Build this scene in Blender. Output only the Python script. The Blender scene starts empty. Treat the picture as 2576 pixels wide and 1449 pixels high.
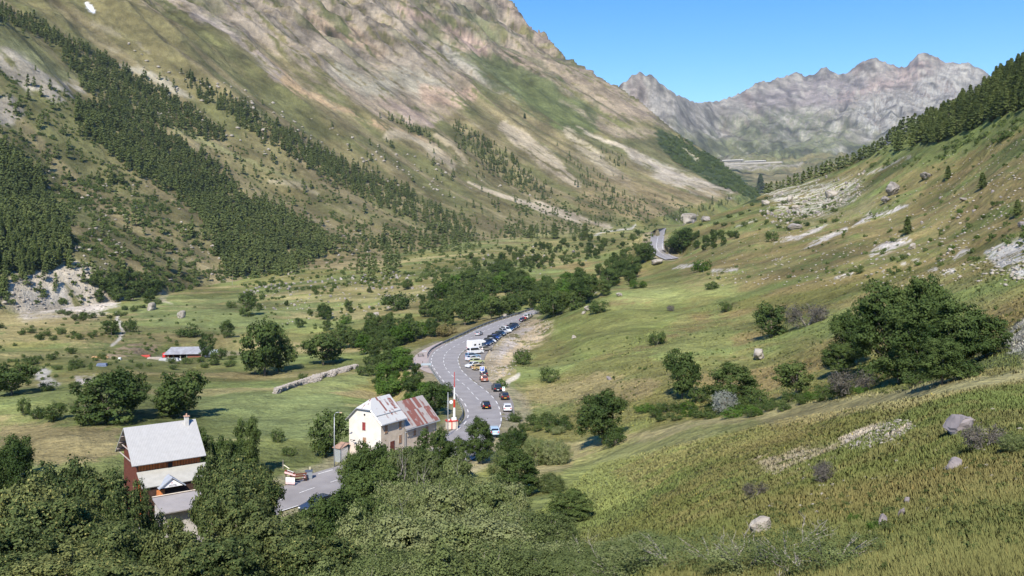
import bpy, math, random, time
import numpy as np
from mathutils import Vector, Matrix, Euler

T0 = time.time()
F = 2230.0          # focal length in overview pixels (2576 wide)
CU = 1288.0
HOR = 570.0         # row of the horizon

# ------------------------------------------------------------------ camera, sky, sun, exposure
sc = bpy.context.scene
cam_d = bpy.data.cameras.new("camera")
cam_d.sensor_width = 36.0
cam_d.lens = 36.0 * F / 2576.0
cam_d.shift_y = -(724.5 - HOR) / 2576.0
cam_d.clip_start = 0.3
cam_d.clip_end = 40000
cam = bpy.data.objects.new("camera", cam_d)
sc.collection.objects.link(cam)
cam.location = (0, 0, 0)
cam.rotation_euler = (math.radians(90), 0, 0)
sc.camera = cam

SUN_EL = math.radians(43)
SUN_AZ = math.radians(191)      # compass style: 0 = +Y, clockwise; just left of straight behind the camera
sdir = Vector((math.sin(SUN_AZ) * math.cos(SUN_EL), math.cos(SUN_AZ) * math.cos(SUN_EL), math.sin(SUN_EL)))
world = bpy.data.worlds.new("World")
sc.world = world
world.use_nodes = True
wn = world.node_tree
sky = wn.nodes.new("ShaderNodeTexSky")
sky.sky_type = 'NISHITA'
sky.sun_disc = False
sky.sun_elevation = SUN_EL
sky.sun_rotation = SUN_AZ
sky.altitude = 1800
sky.air_density = 1.3
sky.dust_density = 0.0
sky.ozone_density = 3.0
hs = wn.nodes.new("ShaderNodeHueSaturation"); hs.inputs["Saturation"].default_value = 1.42; hs.inputs["Hue"].default_value = 0.51
wn.links.new(sky.outputs[0], hs.inputs["Color"]); wn.links.new(hs.outputs[0], wn.nodes["Background"].inputs[0])
wn.nodes["Background"].inputs[1].default_value = 0.12
sun_d = bpy.data.lights.new("sun", 'SUN')
sun_d.energy = 4.7
sun_d.angle = math.radians(0.5)
sun_d.color = (1.0, 0.93, 0.82)
sun = bpy.data.objects.new("sun", sun_d)
sc.collection.objects.link(sun)
sun.location = (0, -50, 80)
sun.rotation_euler = sdir.to_track_quat('Z', 'Y').to_euler()
sc.view_settings.view_transform = 'Standard'
sc.view_settings.look = 'None'
sc.view_settings.gamma = 1
sc.view_settings.exposure = 0.62
sc.cycles.max_bounces = 6
sc.cycles.diffuse_bounces = 2
sc.cycles.glossy_bounces = 2
sc.cycles.transmission_bounces = 3
sc.cycles.volume_bounces = 0
sc.cycles.transparent_max_bounces = 4
sc.cycles.use_adaptive_sampling = True
sc.cycles.adaptive_threshold = 0.02

# ------------------------------------------------------------------ noise helpers (numpy)
def _h(ix, iy, s):
    h = (ix.astype(np.int64) * 374761393 + iy.astype(np.int64) * 668265263 + s * 974634777) & 0xffffffff
    h = ((h ^ (h >> 13)) * 1274126177) & 0xffffffff
    h = h ^ (h >> 16)
    return (h & 0xffff).astype(np.float32) / 65535.0

def vnoise(x, y, s=0):
    ix = np.floor(x); iy = np.floor(y)
    fx = (x - ix).astype(np.float32); fy = (y - iy).astype(np.float32)
    fx = fx * fx * (3 - 2 * fx); fy = fy * fy * (3 - 2 * fy)
    a = _h(ix, iy, s); b = _h(ix + 1, iy, s); c = _h(ix, iy + 1, s); d = _h(ix + 1, iy + 1, s)
    return a + (b - a) * fx + (c - a) * fy + (a - b - c + d) * fx * fy

def fbm(x, y, octv=4, s=0, gain=0.5):
    t = 0; a = 1.0; n = 0
    for i in range(octv):
        t = t + a * vnoise(x * 2 ** i + 13.7 * i, y * 2 ** i + 7.3 * i, s + i)
        n += a; a *= gain
    return t / n

def ridged(x, y, octv=4, s=0):
    t = 0; a = 1.0; n = 0
    for i in range(octv):
        t = t + a * (1 - np.abs(2 * vnoise(x * 2 ** i + 3.1 * i, y * 2 ** i + 9.2 * i, s + i) - 1))
        n += a; a *= 0.5
    return t / n

def sstep(a, b, x):
    t = np.clip((x - a) / (b - a), 0, 1)
    return t * t * (3 - 2 * t)

# ------------------------------------------------------------------ terrain: height as a function of bearing and distance
CTRL = """
-900,3,2350 0,3,2300 1288,3,2250 2576,3,2050 3400,3,1900
-900,8,1900 0,8,1880 1288,8,1860 2000,8,1800 2576,8,1620 3400,7,1420
-900,20,1620 0,20,1660 700,20,1690 1288,20,1700 1700,16,1650
-900,40,1430 -900,90,1290 -900,160,1120 -900,320,900 -900,600,740
-400,40,1500 -400,85,1380 -400,130,1200 -400,215,1010 -400,300,905 -400,480,800
0,40,1560 0,60,1500 0,85,1425 0,105,1330 0,130,1200 0,165,1100 0,215,1002 0,300,900 0,400,822 0,470,792
200,60,1520 200,85,1440 200,112,1296 200,160,1085 200,300,900 200,420,813
400,40,1590 400,60,1530 400,85,1435 400,105,1345 400,118,1262 400,140,1160 400,215,992 400,310,906 400,430,806
600,60,1520 600,85,1410 600,105,1342 600,120,1240 600,155,1100 600,210,998 600,310,907 600,430,801 600,560,745
900,40,1590 900,60,1500 900,75,1440 900,100,1350 900,130,1195 900,150,1115 900,175,1040 900,240,972 900,310,900 900,420,805 900,560,718 900,800,655
750,118,1260 750,140,1160
1000,60,1500 1000,90,1370 1000,120,1248 1000,140,1165 1000,165,1070 1000,200,1035 1000,240,980 1000,290,905 1000,400,806 1000,560,722 1000,850,648
1120,120,1225 1120,145,1140 1120,165,1070 1120,215,1000 1120,280,925 1120,340,850
1200,45,1560 1200,60,1480 1200,90,1345 1200,130,1195 1200,155,1110 1200,178,1036 1200,210,968 1200,250,905 1200,310,842 1200,460,756 1200,620,680 1200,900,622
1330,35,1560 1330,45,1480 1330,60,1410 1330,90,1290 1330,120,1190 1330,150,1110 1330,165,1068 1330,190,1012 1330,240,925 1330,300,860 1330,373,793 1330,420,760 1330,600,682 1330,1000,612
1500,28,1530 1500,45,1440 1500,60,1395 1500,80,1330 1500,110,1200 1500,130,1142 1500,150,1090 1500,180,1000 1500,225,902 1500,300,802 1500,370,732 1500,420,735 1500,520,690 1500,700,645 1500,1000,602 1500,1300,583
1700,22,1500 1700,32,1400 1700,50,1330 1700,75,1240 1700,105,1130 1700,130,1070 1700,155,1000 1700,200,905 1700,260,822 1700,340,735 1700,440,685 1700,540,648 1700,580,622 1700,650,582 1700,800,588 1700,1100,585 1700,1450,572
1900,20,1470 1900,30,1360 1900,45,1265 1900,70,1180 1900,100,1075 1900,125,1040 1900,150,985 1900,190,890 1900,260,790 1900,340,690 1900,430,615 1900,560,550 1900,750,505 1900,850,500 1900,1100,560 1900,1600,560
2100,17,1460 2100,26,1330 2100,40,1225 2100,60,1130 2100,95,1025 2100,120,985 2100,150,900 2100,185,820 2100,260,705 2100,340,620 2100,480,550 2100,620,498 2100,750,445 2100,900,425 2100,1100,490 2100,1600,540
2300,14,1455 2300,21,1330 2300,33,1200 2300,48,1080 2300,70,990 2300,100,942 2300,125,895 2300,165,790 2300,215,690 2300,290,600 2300,380,520 2300,480,425 2300,600,350 2300,720,320 2300,900,400 2300,1500,520
2450,12,1440 2450,22,1250 2450,36,1090 2450,52,1000 2450,75,925 2450,100,890 2450,130,800 2450,180,680 2450,260,560 2450,350,450 2450,450,340 2450,560,248 2450,700,290 2450,1200,480
2576,12,1430 2576,20,1250 2576,40,1050 2576,55,985 2576,72,905 2576,105,800 2576,150,680 2576,210,560 2576,290,415 2576,370,300 2576,470,185 2576,600,200 2576,1000,400
2900,8,1400 2900,20,1180 2900,50,940 2900,110,700 2900,210,470 2900,330,230 2900,480,-20 2900,700,-60 2900,1200,300
3400,8,1300 3400,20,1080 3400,50,800 3400,110,500 3400,210,200 3400,350,-100 3400,600,-300
"""
pts = np.array([[float(q) for q in p.split(",")] for p in CTRL.split()])
SU = 1 / 900.0
def _ab(u, D): return np.stack([u * SU, np.log(D)], -1)
_P = _ab(pts[:, 0], pts[:, 1])
def _k(r): return np.where(r > 1e-9, r * r * np.log(np.maximum(r, 1e-9)), 0)
_n = len(_P)
_A = np.zeros((_n + 3, _n + 3))
_A[:_n, :_n] = _k(np.linalg.norm(_P[:, None] - _P[None], axis=2)) + np.eye(_n) * 0.0015
_A[:_n, _n:] = np.c_[np.ones(_n), _P]; _A[_n:, :_n] = _A[:_n, _n:].T
_w = np.linalg.solve(_A, np.r_[pts[:, 2], 0, 0, 0])
def rbf(u, D):
    q = _ab(u, D).reshape(-1, 2)
    out = np.empty(len(q))
    for i in range(0, len(q), 20000):
        s = q[i:i + 20000]
        out[i:i + 20000] = _k(np.linalg.norm(s[:, None] - _P[None], axis=2)) @ _w[:_n] + _w[_n] + s @ _w[_n + 1:]
    return out.reshape(np.shape(u))

ucols = np.r_[np.arange(-900, -60, 12.0), np.arange(-60, 2640, 3.1), np.arange(2640, 3401, 12.0)]
lrow = [math.log(2.2)]
while lrow[-1] < math.log(8700):
    D_ = math.exp(lrow[-1])
    lrow.append(lrow[-1] + (.03 if D_ < 15 else .012 if D_ < 30 else .0062 if D_ < 480 else .0034 if D_ < 3400 else .0052))
lrow = np.array(lrow); drow = np.exp(lrow)
NC, NR = len(ucols), len(lrow)

cu = np.linspace(-900, 3400, 170); cl = np.linspace(lrow[0], lrow[-1], 330)
CUg, CLg = np.meshgrid(cu, cl)
cv = rbf(CUg, np.exp(np.clip(CLg, None, math.log(2200))))
def bil(gx, gy, Z, x, y):
    i = np.clip(np.searchsorted(gx, x) - 1, 0, len(gx) - 2); j = np.clip(np.searchsorted(gy, y) - 1, 0, len(gy) - 2)
    a = np.clip((x - gx[i]) / (gx[i + 1] - gx[i]), 0, 1); b = np.clip((y - gy[j]) / (gy[j + 1] - gy[j]), 0, 1)
    return (Z[j, i] * (1 - a) + Z[j, i + 1] * a) * (1 - b) + (Z[j + 1, i] * (1 - a) + Z[j + 1, i + 1] * a) * b
Ug, Dg = np.meshgrid(ucols, drow)
Lg = np.log(Dg)
Vg = bil(cu, cl, cv, Ug, Lg)
X = (Ug - CU) / F * Dg; Y = Dg
Z = -(Vg - HOR) / F * Dg
# far beyond the last control the valley sheet sinks out of the way of the mountains
Z = np.where(Dg > 1500, np.minimum(Z, 60 + 0 * Dg), Z)

# --- the long mountain side on the left: rises from a base line along the valley
n0 = np.array([-0.87, 0.495]); t0 = np.array([0.495, 0.87])
DN = X * n0[0] + Y * n0[1]; TT = X * t0[0] + Y * t0[1]
zb = np.interp(TT, [200, 292, 657, 990, 1385, 1989, 2600], [-50, -50, -38, -17, -2, 68, 170])
cc = np.interp(TT, [150, 292, 404, 657, 990, 1385, 1990], [470, 475, 500, 560, 592, 602, 560])
cc = cc + 40 * (fbm(TT / 90, TT * 0, 3, 5) - .5)
dd = DN - cc
def gprof(d):
    return np.where(d < 0, d * .9, np.where(d < 170, .42 * d, np.where(d < 700, 71 + .64 * (d - 170), 410 + .80 * (d - 700))))
leftw = sstep(480, 380, TT) * sstep(150, 60, dd)          # steep scree bank at the far left
MZ = zb + gprof(dd) + leftw * sstep(-6, 22, dd) * 14
rel = sstep(0, 350, dd)
wob = fbm(TT / 300, dd / 500, 3, 9)
gul = ridged((TT + 120 * wob) / 190, dd / 900, 4, 21)
MZ = MZ + rel * (gul - .55) * np.clip(.17 * dd, 0, 120) * 0.85
crag = sstep(350, 900, dd)
MZ = MZ + crag * (ridged((TT + dd * .25) / 75, dd / 150, 4, 33) - .5) * 90 + sstep(5, 60, dd) * (fbm(TT / 18, dd / 40, 4, 3) - .5) * 6
skyu = np.array([-900, 900, 1180, 1262, 1290, 1310, 1340, 1372, 1400, 1425, 1470, 1550, 1600, 1640, 1700, 1760, 1800, 1850, 1900, 1930, 2000])
skyv = np.array([-500, -300, -120, -18, 10, 35, 75, 92, 120, 148, 172, 218, 250, 283, 335, 372, 398, 440, 480, 505, 560])
skw = (fbm(ucols / 16, ucols * 0, 3, 77) - .5)
skc = np.interp(ucols, skyu, skyv) + skw * np.interp(ucols, [1200, 1300, 1550, 1600, 1900], [22, 22, 14, 5, 5])
MV = HOR - MZ / Dg * F
cross = (MV < skc[None]) & (Dg > 700)
first = np.where(cross.any(0), cross.argmax(0), NR - 1)
for c in range(NC):
    k = first[c]
    if k < NR - 1:
        dk = drow[k:] - drow[k]
        MZ[k:, c] = MZ[k, c] - .55 * dk - 30 * (1 - np.exp(-dk / 60))
kk = 3.0
ismount = (MZ > Z) & (DN > 300)
valid = DN > 300
Zm = np.where(valid, MZ, -1e4)
Z = np.where(Zm > Z - 12, np.logaddexp(Z / kk, np.clip(Zm, -2000, 1e5) / kk) * kk, Z) if False else np.maximum(Z, Zm)

# --- the far basin and its ring of mountains
ru = [1300, 1480, 1525, 1550, 1575, 1595, 1607, 1622, 1632, 1650, 1668, 1700, 1745, 1780, 1810, 1850, 1880, 1900, 1918, 1930, 1960, 1985, 2005, 2025, 2050, 2062, 2078, 2090, 2110, 2130, 2150, 2175, 2200, 2215, 2240, 2262, 2282, 2295, 2310, 2325, 2345, 2380, 2400, 2430, 2455, 2480, 2500, 2540, 2700, 3000, 3400]
rv = [330, 300, 245, 222, 200, 184, 179, 186, 184, 195, 214, 236, 255, 254, 253, 238, 225, 210, 200, 203, 193, 188, 180, 189, 183, 172, 166, 178, 186, 184, 166, 152, 144, 148, 160, 168, 166, 150, 134, 130, 137, 157, 157, 155, 166, 180, 192, 215, 230, 200, 250]
rvc = np.interp(ucols, ru, rv) + (fbm(ucols / 7, ucols * 0, 3, 55) - .5) * 9
rsm = np.interp(ucols, ucols, np.convolve(np.pad(np.interp(ucols, ru, rv), 22, mode='edge'), np.ones(45) / 45, 'valid'))
rD = np.interp(ucols, [1500, 1700, 1800, 2000, 2250, 2576, 3400], [5000, 5200, 6000, 6600, 6500, 6200, 6000])
wx = fbm(X / 700, Y / 700, 3, 41)
for c in range(NC):
    if ucols[c] < 1250: continue
    D = drow; m = D > 2600
    b = 3500.0
    s = np.clip((D - b) / (rD[c] - b), 0, None)
    w = fbm(np.array([ucols[c] / 160.0]), np.array([3.3]), 2, 6)[0]
    rc = rsm[c] + (rvc[c] - rsm[c]) * np.clip(s, 0, 1) ** 7
    prof = np.where(s < 1, 452 + (rc - 452) * (0.62 * s + .38 * s ** (2.0 + w)), rvc[c] + (s - 1) * 500)
    g = ridged(np.full(len(D), ucols[c] / 95.0) + 3.4 * wx[:, c] + np.log(D) * 1.5, np.log(D) * 8 + 2 * wx[:, c], 4, 61) - .5
    g2 = fbm(np.full(len(D), ucols[c] / 26.0) + 3 * wx[:, c], np.log(D) * 44, 4, 62) - .5
    g3 = ridged(np.full(len(D), ucols[c] / 150.0) + 2.2 * wx[:, c] - np.log(D) * 4, np.log(D) * 3, 3, 63) - .5
    prof = prof + (g * 46 + g2 * 26 + g3 * 44 * np.clip((1 - s) * 3, 0, 1)) * np.clip(s * 4, 0, 1) * np.clip((1 - s) * 5, 0, 1)
    zf = -(prof - HOR) / F * D
    zf = np.where(D < b, -(452 + (b - D) * .12 - HOR) / F * D, zf)
    Z[m, c] = np.maximum(Z[m, c], zf[m])
# --- small relief of the valley floor and the near hillsides
notm = 1 - sstep(0, 40, dd) * (DN > 300)
amp = np.clip(Dg / 200, .25, 1.0) * (Dg < 2500)
Z = Z + notm * amp * ((fbm(X / 26, Y / 26, 4, 2) - .5) * 3.2 + (fbm(X / 5, Y / 5, 3, 8) - .5) * .55)
Z = Z + sstep(1450, 1800, Ug) * (Dg < 1100) * (ridged(X / 45 + Z / 30, Y / 45, 3, 71) - .5) * np.clip((Dg - 60) / 60, 0, 1) * 2.2

def zat(x, y):
    x = np.asarray(x, float); y = np.asarray(y, float)
    u = CU + F * x / y
    return bil(ucols, lrow, Z, u, np.log(np.maximum(y, 2.3)))
def hit(u, v, dmin=5, dmax=12000):
    """distance along y where the sight line through overview pixel (u,v) meets the ground"""
    i = np.clip(np.searchsorted(ucols, u) - 1, 0, NC - 2); a = (u - ucols[i]) / (ucols[i + 1] - ucols[i])
    z = Z[:, i] * (1 - a) + Z[:, i + 1] * a
    vv = HOR - z / drow * F
    ok = (vv <= v) & (drow >= dmin)
    k = int(ok.argmax()) if ok.any() else NR - 1
    if k == 0: return drow[0]
    d = vv[k - 1] - vv[k]
    s = np.clip((vv[k - 1] - v) / d, 0, 1) if d > 1e-6 else 0
    return float(min(drow[k - 1] + (drow[k] - drow[k - 1]) * s, dmax))
def gp(u, v, dmin=5):
    D = hit(u, v, dmin); x = (u - CU) / F * D
    return Vector((x, D, float(zat(x, D))))
def onz(u, v, z):
    D = -z * F / (v - HOR)
    return Vector(((u - CU) / F * D, D, z))
def proj(p):
    return CU + F * p[0] / p[1], HOR - F * p[2] / p[1]
# ------------------------------------------------------------------ roads: edges first, the ground is levelled to them
ZR = -37.4
def zroad(u, v):          # height of the near road along its length
    return -36.4 if u < 900 and v > 1100 else (-36.6 if v > 1080 else ZR)
MAINL = [(1352,777),(1337,780.5),(1290,796),(1248,809),(1200,828),(1165,845),(1125,863),(1094,880),(1082,893),(1078,907),(1081,920),(1093,938),(1115,967),(1140,992),(1158,1012),(1168,1031),(1169,1049),(1158,1067),(1135,1083),(1095,1104),(1040,1124),(960,1148),(878,1165),(780,1193),(731,1216),(640,1248),(520,1284),(380,1318),(200,1358)]
MAINR = [(1362,783),(1349,788),(1325,800),(1296,816),(1258,831),(1236,842),(1200,862),(1172,880),(1160,889),(1154,900),(1154,910),(1162,931),(1188,956),(1214,975),(1236,994),(1252,1014),(1259,1034),(1262,1060),(1250,1094),(1226,1128),(1180,1160),(1110,1188),(1000,1204),(880,1232),(826,1248),(740,1276),(630,1310),(500,1345),(300,1400)]
FARL = [(1652,576),(1639,583.6),(1637,595),(1636,607),(1633,624.6),(1650.6,642),(1674,653)]
FARR = [(1680,572),(1674,577.7),(1672,591),(1670,607),(1671,624.6),(1683,638),(1708,649)]
FARD = [680, 650, 628, 606, 575, 550, 530]
FARZ = [-(v - HOR) / F * d for (u, v), d in zip(FARL, FARD)]
def smooth_pts(P, n=6):
    out = []
    for i in range(len(P) - 1):
        a = P[max(i - 1, 0)]; b = P[i]; c = P[i + 1]; d = P[min(i + 2, len(P) - 1)]
        for k in range(n):
            t = k / n
            out.append(0.5 * ((2 * b) + (-a + c) * t + (2 * a - 5 * b + 4 * c - d) * t * t + (-a + 3 * b - 3 * c + d) * t ** 3))
    out.append(P[-1]); return out
def edge(P): return smooth_pts([onz(u, v, zroad(u, v)) for u, v in P])
mainL, mainR = edge(MAINL), edge(MAINR)
zs = np.array([p.z for p in mainL]); zs = np.convolve(np.pad(zs, 12, mode='edge'), np.ones(25) / 25, 'valid')
for P in (mainL, mainR):
    for p, z in zip(P, zs):
        s = z / p.z; p.x *= s; p.y *= s; p.z = float(z)
def farp(P):
    return smooth_pts([Vector(((u - CU) / F * (-z * F / (v - HOR)), -z * F / (v - HOR), z)) for (u, v), z in zip(P, FARZ)], 4)
farL, farR = farp(FARL), farp(FARR)
LAY = [(1112,858),(1071,876),(1046,893),(1039,905),(1043,914),(1059,929),(1080,938),(1096,940)]
LAYR = [(1120,865),(1096,878),(1082,893),(1080,904),(1080,910),(1083,921),(1092,934),(1100,945)]
PARK_O = [(1342,786),(1330,798),(1310,812),(1290,825),(1268,842),(1248,862),(1228,884),(1218,905),(1216,925),(1222,945),(1236,962),(1254,976),(1276,990),(1290,1010),(1294,1032),(1296,1056)]
PARK_I = [(1340,793),(1325,801),(1296,817),(1270,827),(1236,843),(1210,857),(1180,876),(1158,893),(1156,914),(1168,938),(1192,957),(1214,974),(1236,993),(1252,1013),(1259,1034),(1262,1056)]
layO, layI = [onz(u, v, ZR - .02) for u, v in LAY], [onz(u, v, ZR - .02) for u, v in LAYR]
parO, parI = [onz(u, v, ZR) for u, v in PARK_O], [onz(u, v, ZR) for u, v in PARK_I]
pads = []
def pad_strip(A, B, extra=1.0, drop=.16):
    for a, b in zip(A, B):
        n = max(2, int((a - b).length / 3))
        for k in range(n + 1):
            p = a.lerp(b, k / n); pads.append((p.x, p.y, extra + 1.6, p.z - drop))
pad_strip(mainL, mainR); pad_strip(farL, farR, 3.0, .55)
pad_strip(smooth_pts(layO), smooth_pts(layI), .6); pad_strip(smooth_pts(parO), smooth_pts(parI), .6)
for x, y, r, z in [(-44, 108, 6, -36.6), (-40, 112, 6, -36.6), (-47, 104, 5, -36.6), (-20, 141, 6, -36.6), (-14, 148, 5.5, -36.6), (-11.2, 158, 3, -37.1), (-26, 139.5, 2.5, -36.6), (-121, 336, 13, -49.3), (-112, 338, 10, -49.3)]:
    pads.append((x, y, r, z))
pads = np.array(pads)
sel = np.where((Dg > 85) & (Dg < 720) & (Ug > 100) & (Ug < 1800))
px, py = X[sel], Y[sel]
best = np.full(len(px), 1e9); bz = np.zeros(len(px))
for (x, y, r, z) in pads:
    m = np.abs(py - y) < r + 14
    d = np.hypot(px[m] - x, py[m] - y) - r
    bb = best[m]; w = d < bb
    bb[w] = d[w]; best[m] = bb
    q = bz[m]; q[w] = z; bz[m] = q
wgt = sstep(9, 0, best)
Z[sel] = Z[sel] * (1 - wgt) + bz * wgt
ROADD = np.full(Z.shape, 99.0); ROADD[sel] = best
# ------------------------------------------------------------------ what covers the ground (albedo, plus painted crevice shade on the rock), laid out on the land itself
Vg = HOR - Z / Dg * F
nA = fbm(X / 38, Y / 38, 4, 101); nB = fbm(X / 7, Y / 7, 4, 102); nC = fbm(X / 1.3, Y / 1.3, 3, 103)
nM = fbm((TT + 60 * wob) / 28, dd / 190, 5, 104); nM2 = fbm(TT / 70, dd / 110, 5, 105); nM3 = fbm(TT / 9, dd / 22, 4, 106)
nF = fbm(X / 160, Y / 260, 6, 107); nF2 = fbm(X / 60, Y / 60, 4, 108)
mount = (DN > 300) & (dd > 0) & (Dg < 4600)
far = (Dg > 2600) & ~mount
COL = np.zeros(Z.shape + (3,), np.float32)
def c3(*a): return np.array(a, np.float32)
def mixin(m, col, w):
    w = np.clip(w, 0, 1).astype(np.float32)
    if m is None:
        COL[:] += (c3(*col) - COL) * w[..., None]
    else:
        COL[m] += (c3(*col) - COL[m]) * w[m][..., None] if w.shape == Z.shape else (c3(*col) - COL[m]) * w[..., None]
OL = (.150, .145, .050); GR = (.130, .150, .052); DG = (.072, .098, .032); LU = (.155, .195, .062); DRY = (.255, .195, .085); STR = (.330, .270, .130)
ROCK = (.36, .32, .27); GREY = (.29, .28, .27); SCREE = (.40, .35, .29); PINK = (.34, .25, .21); ORNG = (.42, .28, .17); PALE = (.52, .46, .37)
COL[:] = c3(*OL)
mixin(None, GR, sstep(.40, .66, nA)); mixin(None, DRY, sstep(.55, .78, nB * .6 + (1 - nA) * .4) * .55)
mixin(None, DG, sstep(.55, .75, nB) * .45)
RIGHT = (Ug > 1350) & (Dg < 1200) & ~mount
hill = RIGHT & (Z > -34)
mixin(None, (.235, .170, .080), hill * sstep(.44, .64, fbm(X / 22 + 9, Y / 22 + Z / 9, 4, 120)) * .55)
mixin(None, LU, (~mount & (Dg < 1100)) * sstep(.56, .70, fbm(X / 17, Y / 17, 3, 121)) * .45)
mixin(None, (.27, .22, .11), (~mount & (Ug < 1300) & (Dg > 150) & (Dg < 1400)) * sstep(.52, .66, fbm(X / 75 + 5, Y / 16, 4, 181)) * .6)
mixin(None, (.085, .105, .038), (~mount & (Ug < 1300) & (Dg > 150) & (Dg < 1400)) * sstep(.56, .66, fbm(X / 55, Y / 9 + 7, 4, 182)) * .5)
# mountain side
mixin(mount, (.178, .158, .082), np.ones(Z.shape) * .85)
mixin(mount, (.125, .132, .056), sstep(.42, .62, nM2) * .8)
mixin(mount, (.225, .190, .110), sstep(.46, .62, nM) * .75)
mixin(mount, (.30, .27, .19), sstep(.66, .74, nM3 * .5 + nM * .5) * .6)
# far mountains
mixin(far, (.155, .165, .085), np.ones(Z.shape))
rockf = sstep(260, 800, Z + 700 * (nF - .5)) 
mixin(far, (.255, .232, .212), rockf * .95)
mixin(far, (.11, .135, .06), sstep(.50, .66, nF) * (1 - rockf) * .8)
mixin(far, (.36, .34, .31), sstep(.56, .66, nF2) * sstep(.45, .6, nF) * .75)
mixin(far, (.22, .17, .15), sstep(.5, .7, fbm(X / 90, Y / 500, 4, 131)) * rockf * .6)

wu = (fbm(X / 34, Y / 34, 4, 141) - .5); wv = (fbm(X / 34 + 50, Y / 34, 4, 142) - .5)
mu = (fbm(TT / 60, dd / 60, 5, 143) - .5); mvv = (fbm(TT / 60 + 33, dd / 60, 5, 144) - .5)
def pip(px, py, P):
    ins = np.zeros(px.shape, bool); n = len(P)
    for i in range(n):
        x1, y1 = P[i]; x2, y2 = P[(i + 1) % n]
        if y1 == y2: continue
        c = ((y1 > py) != (y2 > py)) & (px < (x2 - x1) * (py - y1) / (y2 - y1) + x1)
        ins ^= c
    return ins
def region(P, dmin=0, dmax=1e9, p=70):
    a = np.array(P)
    m = (Ug > a[:, 0].min() - p) & (Ug < a[:, 0].max() + p) & (Vg > a[:, 1].min() - p) & (Vg < a[:, 1].max() + p) & (Dg > dmin) & (Dg < dmax)
    idx = np.where(m)
    mo = mount[idx]
    uu = Ug[idx] + np.where(mo, mu[idx], wu[idx]) * 34; vv = Vg[idx] + np.where(mo, mvv[idx], wv[idx]) * 34
    nn = np.where(mo, nM3[idx] * .5 + nM[idx] * .5, nB[idx] * .6 + nC[idx] * .4)
    return idx, uu, vv, .5 + (nn - .5) * 2.2
def segd(uu, vv, L, closed):
    best = np.full(uu.shape, 1e9); n = len(L)
    for i in range(n if closed else n - 1):
        x1, y1 = L[i][:2]; x2, y2 = L[(i + 1) % n][:2]; dx, dy = x2 - x1, y2 - y1
        t = np.clip(((uu - x1) * dx + (vv - y1) * dy) / (dx * dx + dy * dy + 1e-9), 0, 1)
        d = np.hypot(uu - x1 - t * dx, vv - y1 - t * dy)
        if not closed:
            w1 = L[i][2]; w2 = L[i + 1][2]; d = d - (w1 + (w2 - w1) * t) / 2
        best = np.minimum(best, d)
    return best
def paint(P, col, amt=1.0, warp=14, brk=0.0, dmin=0, dmax=1e9, soft=0):
    idx, uu, vv, nn = region(P, dmin, dmax)
    sd = segd(uu, vv, P, True) * np.where(pip(uu, vv, P), 1, -1)
    w = sstep(-.5, .5, sd / (warp * 1.5 + 4) + (nn - .5) * 1.6)
    if brk: w = w * sstep(brk - .08, brk + .08, nn)
    COL[idx] += (c3(*col) - COL[idx]) * (w * amt)[:, None]
def stroke(L, col, amt=1.0, warp=5, brk=0.0, dmin=0, dmax=1e9):
    """L: (u, v, width) points"""
    idx, uu, vv, nn = region([(p[0], p[1]) for p in L], dmin, dmax)
    k = min(1.0, np.mean([p[2] for p in L]) / 14)
    u0 = Ug[idx]; v0 = Vg[idx]; uu = u0 + (uu - u0) * k; vv = v0 + (vv - v0) * k
    d = segd(uu, vv, L, False)
    w = sstep(.5, -.5, d / (warp * 1.2 + 1) + (nn - .5) * min(1.3, .25 * warp))
    if brk: w = w * sstep(brk - .08, brk + .08, nn)
    COL[idx] += (c3(*col) - COL[idx]) * (w * amt)[:, None]
M = dict(dmin=500, dmax=4700)
# upper rock
paint([(-80,-300),(1300,-300),(1300,0),(1420,120),(1560,228),(1640,300),(1540,300),(1440,260),(1330,180),(1200,130),(1190,250),(1060,300),(940,270),(830,230),(720,130),(560,60),(420,20),(300,-20)], (.300,.245,.190), .85, 26, .36, **M)
paint([(250,-100),(1290,-100),(1330,60),(1300,120),(1180,120),(1100,200),(960,150),(820,200),(700,100),(520,30)], (.275,.240,.200), .8, 26, .46, **M)
stroke([(1270,-30,60),(1330,70,50),(1420,140,36),(1550,225,22),(1680,325,12)], (.28,.225,.19), .75, 16, .40, **M)
stroke([(860,180,60),(930,220,60),(1010,190,70),(1080,220,70),(1130,230,50)], (.35,.33,.27), .8, 22, .44, **M)
stroke([(1130,130,50),(1230,190,50),(1300,240,36)], (.34,.325,.285), .8, 16, .42, **M)
stroke([(1080,240,60),(1180,240,50)], (.42,.30,.23), .7, 14, .42, **M)
paint([(960,235),(1010,262),(1110,300),(1080,322),(1030,318),(975,262)], (.34,.27,.23), .9, 8, **M)
stroke([(620,100,24),(700,185,30),(760,235,24),(830,270,16),(980,325,14),(1060,350,12),(1130,395,8)], (.43,.31,.20), .8, 9, .34, **M)
stroke([(480,30,20),(560,60,40),(640,130,30),(700,190,22)], (.32,.28,.26), .8, 12, .34, **M)
stroke([(800,60,60),(900,90,50),(960,130,40)], (.40,.29,.20), .6, 20, .46, **M)
stroke([(1010,20,30),(1090,60,30),(1170,110,40),(1260,140,46),(1330,180,26),(1370,190,10)], (.36,.27,.235), .85, 10, .30, **M)
stroke([(1160,20,40),(1210,70,50),(1250,120,40)], (.12,.14,.065), .7, 18, .42, **M)
stroke([(1060,-10,40),(1120,50,30),(1080,100,30)], (.11,.13,.055), .7, 18, .45, **M)
paint([(1170,130),(1270,150),(1370,190),(1420,225),(1500,275),(1500,330),(1430,340),(1340,290),(1250,215)], (.095,.12,.045), .88, 10, **M)
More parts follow.
